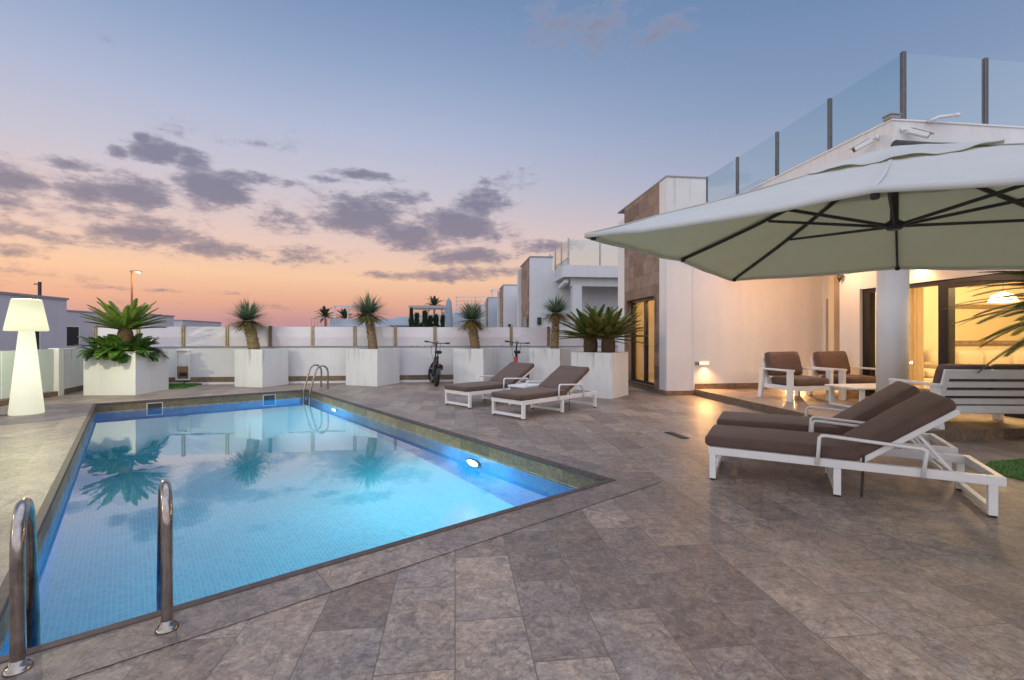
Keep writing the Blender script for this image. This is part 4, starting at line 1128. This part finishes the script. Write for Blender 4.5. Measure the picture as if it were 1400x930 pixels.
# ------------------------------------------------------------------ electric bikes
def bike(x, y, rz, lab, frame_mat, turn=0):
    # local: +y forward, wheels at y = -.45 and +.45 ; z up
    t = thing('electric_bike', lab, 'bicycle', (x, y, 0), rz, 'fat tyred folding bikes by the white wall')
    t.rotation_euler.x = 0; t.rotation_euler.y = R(5)
    def ringpts(c, r, tilt=0):
        return [Vector((c[0]+math.sin(tilt)*r*math.cos(a)*-1, c[1]+r*math.cos(a)*math.cos(tilt), c[2]+r*math.sin(a))) for a in [2*math.pi*i/36 for i in range(36)]]
    for cy, tl in ((-.46, 0), (.48, turn)):
        wv = MB().tube(ringpts((0, cy, .255), .202, tl), .056, 10, closed=True).build('wheel', M['black_rubber'], t)
        MB().tube(ringpts((0, cy, .255), .150, tl), .018, 8, closed=True).build('rim', M['grey_metal'], wv)
        b = MB()
        for i in range(12):
            a = 2*math.pi*i/12; b.tube([(0, cy, .255), (0, cy+.15*math.cos(a), .255+.15*math.sin(a))], .003, 4)
        b.lathe([(.06, -.05), (.06, .05)], 14, M=Matrix.Translation((0, cy, .255)) @ Matrix.Rotation(R(90), 4, 'Y')); b.build('hub', M['black_paint'], wv)
    b = MB()
    b.tube([(0, .34, .68), (0, .2, .5), (0, .0, .36), (0, -.12, .33)], [.035, .04, .045, .04], 10)
    b.tube([(0, -.1, .32), (0, -.16, .55), (0, -.2, .66)], .025, 8)
    for s in (-1, 1):
        b.tube([(s*.03, -.12, .33), (s*.075, -.3, .28), (s*.075, -.46, .255)], .014, 6); b.tube([(s*.02, -.18, .58), (s*.07, -.34, .4), (s*.075, -.46, .26)], .012, 6)
    b.tube([(0, -.13, .42), (0, -.17, .56), (0, -.2, .74)], [.05, .045, .035], 10)
    b.build('frame', frame_mat, t)
    b = MB()
    for s in (-1, 1): b.tube([(s*.07, .48, .255), (s*.07, .42, .5), (s*.02, .39, .58)], .016, 6)
    b.tube([(0, .39, .56), (0, .345, .74), (0, .30, .98), (0, .28, 1.07)], .02, 8)
    b.build('fork', M['black_paint'], t)
    b = MB(); b.tube([(-.33, .16, 1.10), (-.2, .22, 1.09), (-.08, .27, 1.075), (.08, .27, 1.075), (.2, .22, 1.09), (.33, .16, 1.10)], .012, 8)
    hb = b.build('handlebar', M['black_paint'], t)
    for s in (-1, 1):
        MB().tube([(s*.33, .16, 1.10), (s*.22, .21, 1.092)], .019, 8).build('grip', M['black_rubber'], hb)
        MB().tube([(s*.21, .23, 1.085), (s*.3, .24, 1.07)], .006, 6).build('brake_lever', M['grey_metal'], hb)
    MB().box(-.04, .04, .26, .30, 1.09, 1.14).build('display', M['grey_metal'], hb, .006)
    b = MB(); b.tube([(0, -.2, .64), (0, -.24, .82)], .017, 8); b.build('seat_post', M['black_paint'], t)
    b = MB(); b.cushion(-.085, .085, -.38, -.2, .82, .885, .03, .01); b.cushion(-.035, .035, -.24, -.04, .825, .88, .025, .005); b.build('saddle', M['black_rubber'], t)
    b = MB(); b.box(-.07, .07, -.62, -.24, .545, .56)
    for s in (-1, 1): b.tube([(s*.065, -.5, .55), (s*.08, -.46, .27)], .008, 6); b.box(s*.09-.025, s*.09+.025, -.58, -.34, .42, .54)
    b.build('rack', M['black_paint'], t, .003)
    MB().box(-.035, .035, -.645, -.62, .50, .55).build('tail_light', M['dark_red'], t, .005)
    for cy in (-.46, .48):
        b = MB()
        P = [(cy+.275*math.cos(a), .255+.275*math.sin(a)) for a in [R(20+i*15) for i in range(11)]]
        for (y0, z0), (y1, z1) in zip(P[:-1], P[1:]): b.bar((0, y0, z0), (0, y1, z1), .11, .006, (1, 0, 0) if False else (0, 0, 1))
        b.build('mudguard', M['black_paint'], t)
    b = MB()
    b.lathe([(.075, -.01), (.075, .01)], 16, M=Matrix.Translation((.06, -.1, .3)) @ Matrix.Rotation(R(90), 4, 'Y'))
    b.tube([(.07, -.1, .3), (.08, -.02, .18)], .01, 6); b.tube([(-.07, -.1, .3), (-.08, -.18, .42)], .01, 6)
    b.box(.07, .16, -.05, .02, .165, .19); b.box(-.16, -.07, -.22, -.15, .41, .435)
    b.build('crank', M['grey_metal'], t)
    MB().tube([(-.03, -.2, .3), (-.14, -.24, .02)], .01, 6).build('kickstand', M['grey_metal'], t)
    b = MB(); b.tube([(-.1, .26, 1.07), (-.13, .36, .95), (-.1, .42, .8), (-.03, .4, .6)], .005, 5); b.tube([(.1, .26, 1.07), (.11, .36, .9), (.03, .36, .62)], .005, 5)
    b.build('cable', M['black_rubber'], t)
    return t
bike(-2.02, 12.35, R(15), 'black fat tyred folding bike between two planters seen from behind', M['black_paint'], R(18))
bike(.05, 12.55, R(2), 'bike with a red frame behind the lounger backrest', M['red_paint'])

# ------------------------------------------------------------------ neighbours' houses along the street
def row_house(ox, oy, proj, lab, wallm, glassrail=True, side=1.08, sz=4.07, trail=1.0):
    t = thing('neighbour_house', lab, 'house', (ox, oy, 0), ALPHA, 'row of white villas behind the fence')
    def P(name, m, f, par=None, bev=0):
        b = MB(); f(b); return b.build(name, m, par or t, bev)
    P('wall', wallm, lambda b: (b.box(0, .96, 0, 3.0, 0, 4.61), b.box(.96, 9, .0, 9, 0, 3.55)))
    P('pier_cap', M['cap'], lambda b: b.box(-.03, .99, -.03, 3.03, 4.61, 4.66))
    P('stone_cladding', M['stone_clad'], lambda b: b.box(-.02, -.001, .3, 2.55, 0, 4.6))
    P('white_edge', M['far_white'], lambda b: b.box(-.16, -.001, 2.56, 3.0, 0, 4.45))
    wd = P('window', M['dark_frame'], lambda b: b.box(-.035, -.0205, .45, 1.9, .1, 2.2)); P('pane', M['window_glass'], lambda b: b.box(-.042, -.036, .5, 1.85, .15, 2.15), wd)
    P('roof_slab', M['far_white'], lambda b: (b.box(side, 9.1, -proj, -.001, sz-.47, sz), b.box(.961, 9.1, 0, 8, 3.56, sz)))
    P('beam', wallm, lambda b: b.box(side+.35, 9, -proj+.3, -proj+.5, sz-.80, sz-.471))
    P('column', M['far_white'], lambda b: b.box(side+.42, side+.80, -proj+.25, -proj+.6, 0, sz-.801))
    aw = P('awning_case', M['white_metal'], lambda b: b.bar((side+.20, -.1, sz-.72), (side+.20, -proj+.35, sz-.60), .16, .16), None, .02)
    if glassrail:
        pp = [(side+.25, -proj+.25+i*1.25*trail) for i in range(5)] + [(side+.25+1.3*i, -proj+.25) for i in range(1, 4)]
        for s, u in pp: P('railing_post', M['grey_metal'], lambda b: b.box(s-.03, s+.03, u-.03, u+.03, sz, sz+1.1))
        for i in range(4): P('railing_glass', M['rail_glass'], lambda b: b.box(side+.244, side+.256, -proj+.25+i*1.25*trail+.035, -proj+.25+(i+1)*1.25*trail-.035, sz+.05, sz+1.05))
        for i in range(3): P('railing_glass', M['rail_glass'], lambda b: b.box(side+.25+1.3*i+.035, side+.25+1.3*(i+1)-.035, -proj+.244, -proj+.256, sz+.05, sz+1.05))
    P('wall_light', M['wall_lamp'], lambda b: b.box(.30, .46, -.12, -.001, 1.75, 2.05))
    return t
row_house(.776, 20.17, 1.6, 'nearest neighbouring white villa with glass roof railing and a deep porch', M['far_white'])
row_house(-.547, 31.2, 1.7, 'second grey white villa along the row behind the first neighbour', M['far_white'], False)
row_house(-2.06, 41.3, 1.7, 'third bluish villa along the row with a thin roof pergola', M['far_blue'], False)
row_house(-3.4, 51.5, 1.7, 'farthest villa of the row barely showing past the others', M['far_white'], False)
# thin pergola on the third one
t = thing('roof_pergola', 'thin metal frame on the roof of the third villa', 'pergola', (-1.7, 42.2, 4.66), ALPHA)
b = MB()
for x_ in (0, 1.0):
    for y_ in (0, 1.6): b.box(x_-.04, x_+.04, y_-.04, y_+.04, 0, .75)
b.box(-.05, 1.05, -.05, .05, .7505, .81); b.box(-.05, 1.05, 1.55, 1.65, .7505, .81); b.box(-.05, .05, .0505, 1.5495, .7505, .81); b.build('frame', M['far_white'], t)
# left neighbours
def box_house(name, lab, parts, mt, extra=None, loc=(0, 0, 0)):
    t = thing(name, lab, 'house', loc, ALPHA)
    b = MB()
    for p in parts: b.box(*p)
    b.build('wall', mt, t)
    c = MB()
    for p in parts: c.box(p[0]-.05, p[1]+.05, p[2]-.05, p[3]+.05, p[5]+.001, p[5]+.09)
    c.build('roof_edge', M['cap'], t)
    return t
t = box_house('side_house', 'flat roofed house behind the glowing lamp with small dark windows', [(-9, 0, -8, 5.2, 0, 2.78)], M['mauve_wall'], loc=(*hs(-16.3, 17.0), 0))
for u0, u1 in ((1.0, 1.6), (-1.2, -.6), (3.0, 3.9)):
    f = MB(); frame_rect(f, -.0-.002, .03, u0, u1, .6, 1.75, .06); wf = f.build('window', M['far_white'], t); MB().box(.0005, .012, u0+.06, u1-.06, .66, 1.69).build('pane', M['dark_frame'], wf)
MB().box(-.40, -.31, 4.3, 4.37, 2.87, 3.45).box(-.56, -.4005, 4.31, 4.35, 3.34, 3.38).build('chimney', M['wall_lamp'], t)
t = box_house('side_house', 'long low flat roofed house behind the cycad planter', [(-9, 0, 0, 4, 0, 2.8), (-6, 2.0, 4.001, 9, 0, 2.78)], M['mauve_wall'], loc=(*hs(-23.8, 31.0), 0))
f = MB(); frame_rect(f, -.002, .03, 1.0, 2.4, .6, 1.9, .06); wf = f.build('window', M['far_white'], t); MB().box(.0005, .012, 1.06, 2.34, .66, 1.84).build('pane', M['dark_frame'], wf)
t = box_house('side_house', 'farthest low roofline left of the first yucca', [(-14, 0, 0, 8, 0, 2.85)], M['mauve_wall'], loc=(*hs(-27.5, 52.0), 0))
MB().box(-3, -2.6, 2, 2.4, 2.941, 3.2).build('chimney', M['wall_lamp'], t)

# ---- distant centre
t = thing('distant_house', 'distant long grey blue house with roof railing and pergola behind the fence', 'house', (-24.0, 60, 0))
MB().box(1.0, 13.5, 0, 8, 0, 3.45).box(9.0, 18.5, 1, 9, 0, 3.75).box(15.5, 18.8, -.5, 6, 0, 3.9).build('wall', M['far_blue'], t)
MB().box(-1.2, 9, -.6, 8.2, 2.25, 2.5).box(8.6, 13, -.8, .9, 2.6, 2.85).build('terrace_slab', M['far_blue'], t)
b = MB()
for i in range(10): b.box(-1.1+i*.4, -1.06+i*.4, -.55, -.5, 2.5, 3.5)
b.box(-1.1, 2.6, -.56, -.49, 3.45, 3.52); b.build('railing', M['grey_metal'], t)
b = MB()
for xx in (1.6, 3.2, 6.4): b.box(xx, xx+.12, 0, .12, 3.45, 5.0)
b.box(1.5, 7.0, -.1, .2, 5.0, 5.15); b.box(1.5, 7.0, 2.0, 2.2, 5.0, 5.14); b.build('pergola', M['far_white'], t)
for xx in (3.0, 6.2, 10.4, 14):
    f = MB().box(xx, xx+1.3, -.03 if xx < 9 else .97, -.001 if xx < 9 else .999, 1.6, 2.2).build('window', M['dark_frame'], t)
MB().box(17, 17.5, 2, 2.5, 3.9, 4.5).build('chimney', M['far_white'], t)
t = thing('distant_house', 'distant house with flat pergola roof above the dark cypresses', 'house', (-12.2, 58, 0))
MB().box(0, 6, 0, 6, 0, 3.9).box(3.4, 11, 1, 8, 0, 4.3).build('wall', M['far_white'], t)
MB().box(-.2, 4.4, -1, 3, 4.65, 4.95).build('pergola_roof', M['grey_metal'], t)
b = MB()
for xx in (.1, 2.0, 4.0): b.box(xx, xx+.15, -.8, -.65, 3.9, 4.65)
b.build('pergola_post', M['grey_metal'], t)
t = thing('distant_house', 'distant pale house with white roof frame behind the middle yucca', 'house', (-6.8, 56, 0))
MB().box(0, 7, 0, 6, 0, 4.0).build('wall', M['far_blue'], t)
b = MB()
for xx in (.2, 2.4, 4.6): b.box(xx, xx+.12, .2, .32, 4.0, 6.0)
for k in range(4): b.box(.1, 4.8, .15, .25, 4.5+k*.45, 4.58+k*.45)
b.build('roof_frame', M['far_white'], t)
# cypresses
rnd = random.Random(77)
def cypress(x, y, h, r, lab):
    t = thing('cypress_tree', lab, 'cypress', (x, y, 0), 0, 'row of clipped cypresses behind the fence')
    MB().tube([(0, 0, 0), (0, 0, h*.85)], [.12, .04], 6).build('trunk', M['trunk'], t)
    b = MB()
    for i in range(850):
        f = rnd.random()**.8; z = .3+f*(h-.3); rr = r*(1-f)**.45*(.9+.25*math.sin(f*17+x))*rnd.uniform(.65, 1.05); a = rnd.uniform(0, 6.28)
        blade(b, (rr*math.cos(a)*.8, rr*math.sin(a)*.8, z), (math.cos(a)*.5, math.sin(a)*.5, 1), rnd.uniform(.2, .4), .06, .1, 0, 2)
    b.build('crown', M['cypress_leaf'], t)
for i, (px, py) in enumerate(((562.5, 422), (570, 429), (581, 426), (588.5, 433), (596, 431), (606, 432))):
    Y = 45+.3*i; h = 1.25+(460-py)*Y/650
    cypress((px-700)*Y/650, Y, h-.1, .62 if i != 0 else .36, 'dark clipped cypress in the row left of the closed parasol')
# closed parasol
t = thing('closed_parasol', 'tall folded grey blue parasol beside the cypresses', 'parasol', (-5.05, 38, 0))
MB().lathe([(.38, .9), (.34, 2.0), (.27, 3.4), (.2, 4.05), (.06, 4.3), (.02, 4.34)], 16).build('canopy', simple('grey_blue_canvas', (.27, .33, .40), .9), t)
MB().lathe([(.04, 0), (.04, .95)], 10).build('pole', M['grey_metal'], t)
# distant palms
def far_palm(x, y, h, r, lab):
    t = thing('palm_tree', lab, 'palm', (x, y, 0), 0, 'small distant palms on the skyline')
    MB().tube([(0, 0, 0), (.05, 0, h*.5), (0, 0, h)], [.2, .16, .14], 8).build('trunk', M['trunk'], t)
    b = MB(); cycad_crown(b, (0, 0, h), 24, r, int(x*7) % 97+3, -.2, 1.3, 1.1, 16, r*.28, leafW=.04); b.build('crown', M['cypress_leaf'], t)
far_palm(-10.8, 66, 5.4, 1.6, 'small distant palm above the flat pergola roof')
far_palm(-25.9, 66, 3.9, 1.6, 'leftmost of the three small palms above the distant grey blue house')
far_palm(-23.6, 67, 3.7, 1.6, 'middle of the three small palms above the distant grey blue house')
far_palm(-21.4, 68, 3.2, 1.5, 'rightmost of the three small palms above the distant grey blue house')
# street lamp
Y = 30; X = (180.3-700)*Y/650
t = thing('street_lamp', 'tall lit orange street lamp rising behind the bright cycad', 'street lamp', (X, Y, 0))
MB().tube([(0, 0, 0), (0, 0, 3), (0, 0, 5.3)], [.075, .06, .05], 10).build('pole', simple('street_lamp_paint', (.30, .12, .06), .5), t)
b = MB(); b.bar((-.08, 0, 5.36), (.42, 0, 5.36), .16, .08); b.bar((.42, 0, 5.355), (.62, 0, 5.31), .17, .07); b.build('lamp_head', M['cap'], t, .02)
MB().lathe([(.15, 0), (.11, -.05), (.001, -.075)], 16, (.42, 0, 5.318)).build('lens', M['street_glow'], t)
light('street_light', 'POINT', (X+.42, Y, 5.15), 60, (1, .5, .15), .1)

# ------------------------------------------------------------------ sky
def srgb(r, g, b):
    f = lambda c: (c/255/12.92) if c/255 <= .04045 else ((c/255+.055)/1.055)**2.4
    return (f(r), f(g), f(b))
W = bpy.data.worlds.new('World'); SC.world = W; W.use_nodes = True
nt = W.node_tree; nt.nodes.clear()
out = nt.nodes.new('ShaderNodeOutputWorld'); bg = nt.nodes.new('ShaderNodeBackground'); nt.links.new(bg.outputs[0], out.inputs[0])
tc = nt.nodes.new('ShaderNodeTexCoord'); sp = nt.nodes.new('ShaderNodeSeparateXYZ'); nt.links.new(tc.outputs['Generated'], sp.inputs[0])
x, y, z = sp.outputs
zc = math_(nt, 'MAXIMUM', z, 0.0)
warm = ramp(nt, zc, [(0, srgb(186, 140, 148)), (.03, srgb(194, 146, 150)), (.065, srgb(228, 170, 146)), (.115, srgb(246, 200, 164)), (.18, srgb(230, 200, 190)), (.29, srgb(200, 196, 210)), (.38, srgb(178, 186, 212)), (.48, srgb(146, 166, 200)), (.58, srgb(118, 144, 182)), (.75, srgb(105, 132, 172)), (1, srgb(108, 134, 172))])
cool = ramp(nt, zc, [(0, srgb(190, 150, 150)), (.05, srgb(206, 165, 155)), (.12, srgb(216, 188, 178)), (.20, srgb(196, 188, 198)), (.29, srgb(160, 170, 196)), (.40, srgb(130, 152, 186)), (.55, srgb(106, 134, 172)), (.75, srgb(98, 128, 168)), (1, srgb(105, 134, 172))])
az = math_(nt, 'ARCTAN2', x, y)      # 0 straight ahead, + to the right
el = math_(nt, 'ARCSINE', z)
da = math_(nt, 'ABSOLUTE', math_(nt, 'SUBTRACT', az, R(-30)))
wf = nt.nodes.new('ShaderNodeMapRange'); wf.interpolation_type = 'SMOOTHSTEP'
nt.links.new(da, wf.inputs[0]); wf.inputs[1].default_value = R(12); wf.inputs[2].default_value = R(72); wf.inputs[3].default_value = 1; wf.inputs[4].default_value = 0
grad = mixc(nt, wf.outputs[0], cool.outputs[0], warm.outputs[0])
# clouds: patches named by azimuth/elevation, broken up by noise
blobs = [  # px, py, half width px, half height px, weight
    (30, 250, 70, 20, 1), (110, 262, 60, 22, 1), (120, 288, 60, 14, .8), (190, 262, 60, 24, 1.1), (290, 262, 55, 26, 1.1), (350, 245, 60, 10, .7), (218, 208, 40, 16, 1), (265, 220, 26, 18, 1.05), (195, 190, 12, 8, 1), (160, 207, 14, 9, .9),
    (60, 320, 90, 14, .8), (200, 322, 100, 16, .95), (290, 342, 70, 16, .95), (20, 345, 50, 16, .75), (150, 330, 60, 14, .7), (100, 225, 60, 10, .8),
    (490, 295, 60, 26, 1.15), (560, 322, 55, 22, 1.1), (625, 310, 66, 26, 1.1), (655, 282, 40, 22, .95), (640, 350, 50, 14, 1), (580, 378, 90, 8, .85), (660, 372, 60, 10, .8), (500, 240, 50, 7, .85), (450, 246, 40, 6, .7), (550, 270, 36, 10, .8), (740, 338, 50, 12, .85),
    (390, 300, 60, 30, .62), (430, 345, 90, 24, .5), (60, 375, 110, 9, .55), (120, 300, 200, 50, .55), (800, 40, 90, 34, .68), (890, 40, 60, 20, .55), (150, 55, 30, 10, .4), (690, 250, 60, 14, .5), (310, 190, 90, 14, .5), (180, 395, 160, 5, .5), (400, 420, 200, 5, .5)]
dens = None
for px, py, hw, hh, wt in blobs:
    a0 = math.atan((px-700)/650); ca = math.cos(a0)
    e0 = math.atan((460-py)/650*ca); sa = 1.3*hw/650*ca*ca; se = 1.15*hh/650*ca
    g = math_(nt, 'ADD', math_(nt, 'POWER', math_(nt, 'DIVIDE', math_(nt, 'SUBTRACT', az, a0), sa), 2.0), math_(nt, 'POWER', math_(nt, 'DIVIDE', math_(nt, 'SUBTRACT', el, e0), se), 2.0))
    g = math_(nt, 'MULTIPLY', math_(nt, 'EXPONENT', math_(nt, 'MULTIPLY', g, -1.0)), wt)
    dens = g if dens is None else math_(nt, 'MAXIMUM', dens, g)
cb = nt.nodes.new('ShaderNodeCombineXYZ'); nt.links.new(math_(nt, 'MULTIPLY', az, 1.0), cb.inputs[0]); nt.links.new(math_(nt, 'MULTIPLY', el, 2.3), cb.inputs[1])
n1 = noise_(nt, cb.outputs[0], 10, 10, .66, .1)
n2 = noise_(nt, cb.outputs[0], 42, 7, .62, .2)
nn = math_(nt, 'ADD', math_(nt, 'MULTIPLY', n1.outputs[0], .72), math_(nt, 'MULTIPLY', n2.outputs[0], .28))
cd = math_(nt, 'ADD', math_(nt, 'MULTIPLY', dens, .36), math_(nt, 'SUBTRACT', nn, .64))
cr = nt.nodes.new('ShaderNodeMapRange'); cr.interpolation_type = 'SMOOTHSTEP'; nt.links.new(cd, cr.inputs[0])
cr.inputs[1].default_value = -.03; cr.inputs[2].default_value = .13; cr.inputs[3].default_value = 0; cr.inputs[4].default_value = .9
ccol = ramp(nt, zc, [(.05, srgb(176, 138, 140)), (.15, srgb(152, 136, 146)), (.26, srgb(132, 130, 152)), (.40, srgb(140, 138, 158)), (.6, srgb(160, 165, 190))])
core = nt.nodes.new('ShaderNodeMapRange'); nt.links.new(cd, core.inputs[0]); core.inputs[1].default_value = .02; core.inputs[2].default_value = .20
edgec = mixc(nt, .45, ccol.outputs[0], grad)
cl_ = mixc(nt, core.outputs[0], edgec, mixc(nt, .5, ccol.outputs[0], srgb(112, 112, 136)))
grad2 = mixc(nt, cr.outputs[0], grad, cl_)
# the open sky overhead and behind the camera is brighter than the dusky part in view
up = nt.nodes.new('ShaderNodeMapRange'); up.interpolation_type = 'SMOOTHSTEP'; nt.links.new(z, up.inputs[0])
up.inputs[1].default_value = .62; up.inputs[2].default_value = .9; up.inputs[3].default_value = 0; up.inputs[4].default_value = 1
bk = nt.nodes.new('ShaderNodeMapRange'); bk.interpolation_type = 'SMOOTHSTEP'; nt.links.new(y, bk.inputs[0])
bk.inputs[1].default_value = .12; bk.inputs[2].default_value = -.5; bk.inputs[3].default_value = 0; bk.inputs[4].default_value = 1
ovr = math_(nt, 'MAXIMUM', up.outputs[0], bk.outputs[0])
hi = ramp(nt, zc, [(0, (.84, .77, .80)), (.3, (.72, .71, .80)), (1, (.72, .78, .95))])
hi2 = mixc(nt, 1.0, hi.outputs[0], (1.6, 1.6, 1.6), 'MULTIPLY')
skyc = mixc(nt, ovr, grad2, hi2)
ns = nt.nodes.new('ShaderNodeTexSky'); ns.sky_type = 'NISHITA'; ns.sun_disc = False; ns.sun_elevation = R(3.0); ns.sun_rotation = R(-49)
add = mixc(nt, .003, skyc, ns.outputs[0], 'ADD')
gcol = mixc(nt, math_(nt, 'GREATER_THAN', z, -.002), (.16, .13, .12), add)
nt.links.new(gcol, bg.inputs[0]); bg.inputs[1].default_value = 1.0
# last soft glow of the sunset
sun = light('sun', 'SUN', (0, 0, 30), .5, (1, .62, .38)); sun.data.angle = R(2)
aim(sun, (.76, -.65, -.052))

# ------------------------------------------------------------------ camera and render settings
cd_ = bpy.data.cameras.new('camera'); co = bpy.data.objects.new('camera', cd_); C.objects.link(co)
co.location = (0, 0, 1.25); co.rotation_euler = (R(90), 0, 0)
cd_.sensor_width = 36; cd_.lens = 36*650/1400; cd_.shift_y = -5/1400; cd_.clip_end = 3000; cd_.clip_start = .05
SC.camera = co
SC.view_settings.view_transform = 'Standard'; SC.view_settings.look = 'None'; SC.view_settings.exposure = 0; SC.view_settings.gamma = 1
SC.render.engine = 'CYCLES'
cy = SC.cycles
cy.use_denoising = True; cy.max_bounces = 9; cy.diffuse_bounces = 3; cy.glossy_bounces = 4; cy.transmission_bounces = 6; cy.transparent_max_bounces = 12
cy.sample_clamp_indirect = 4; cy.blur_glossy = .5
try: cy.denoiser = 'OPENIMAGEDENOISE'
except Exception: pass
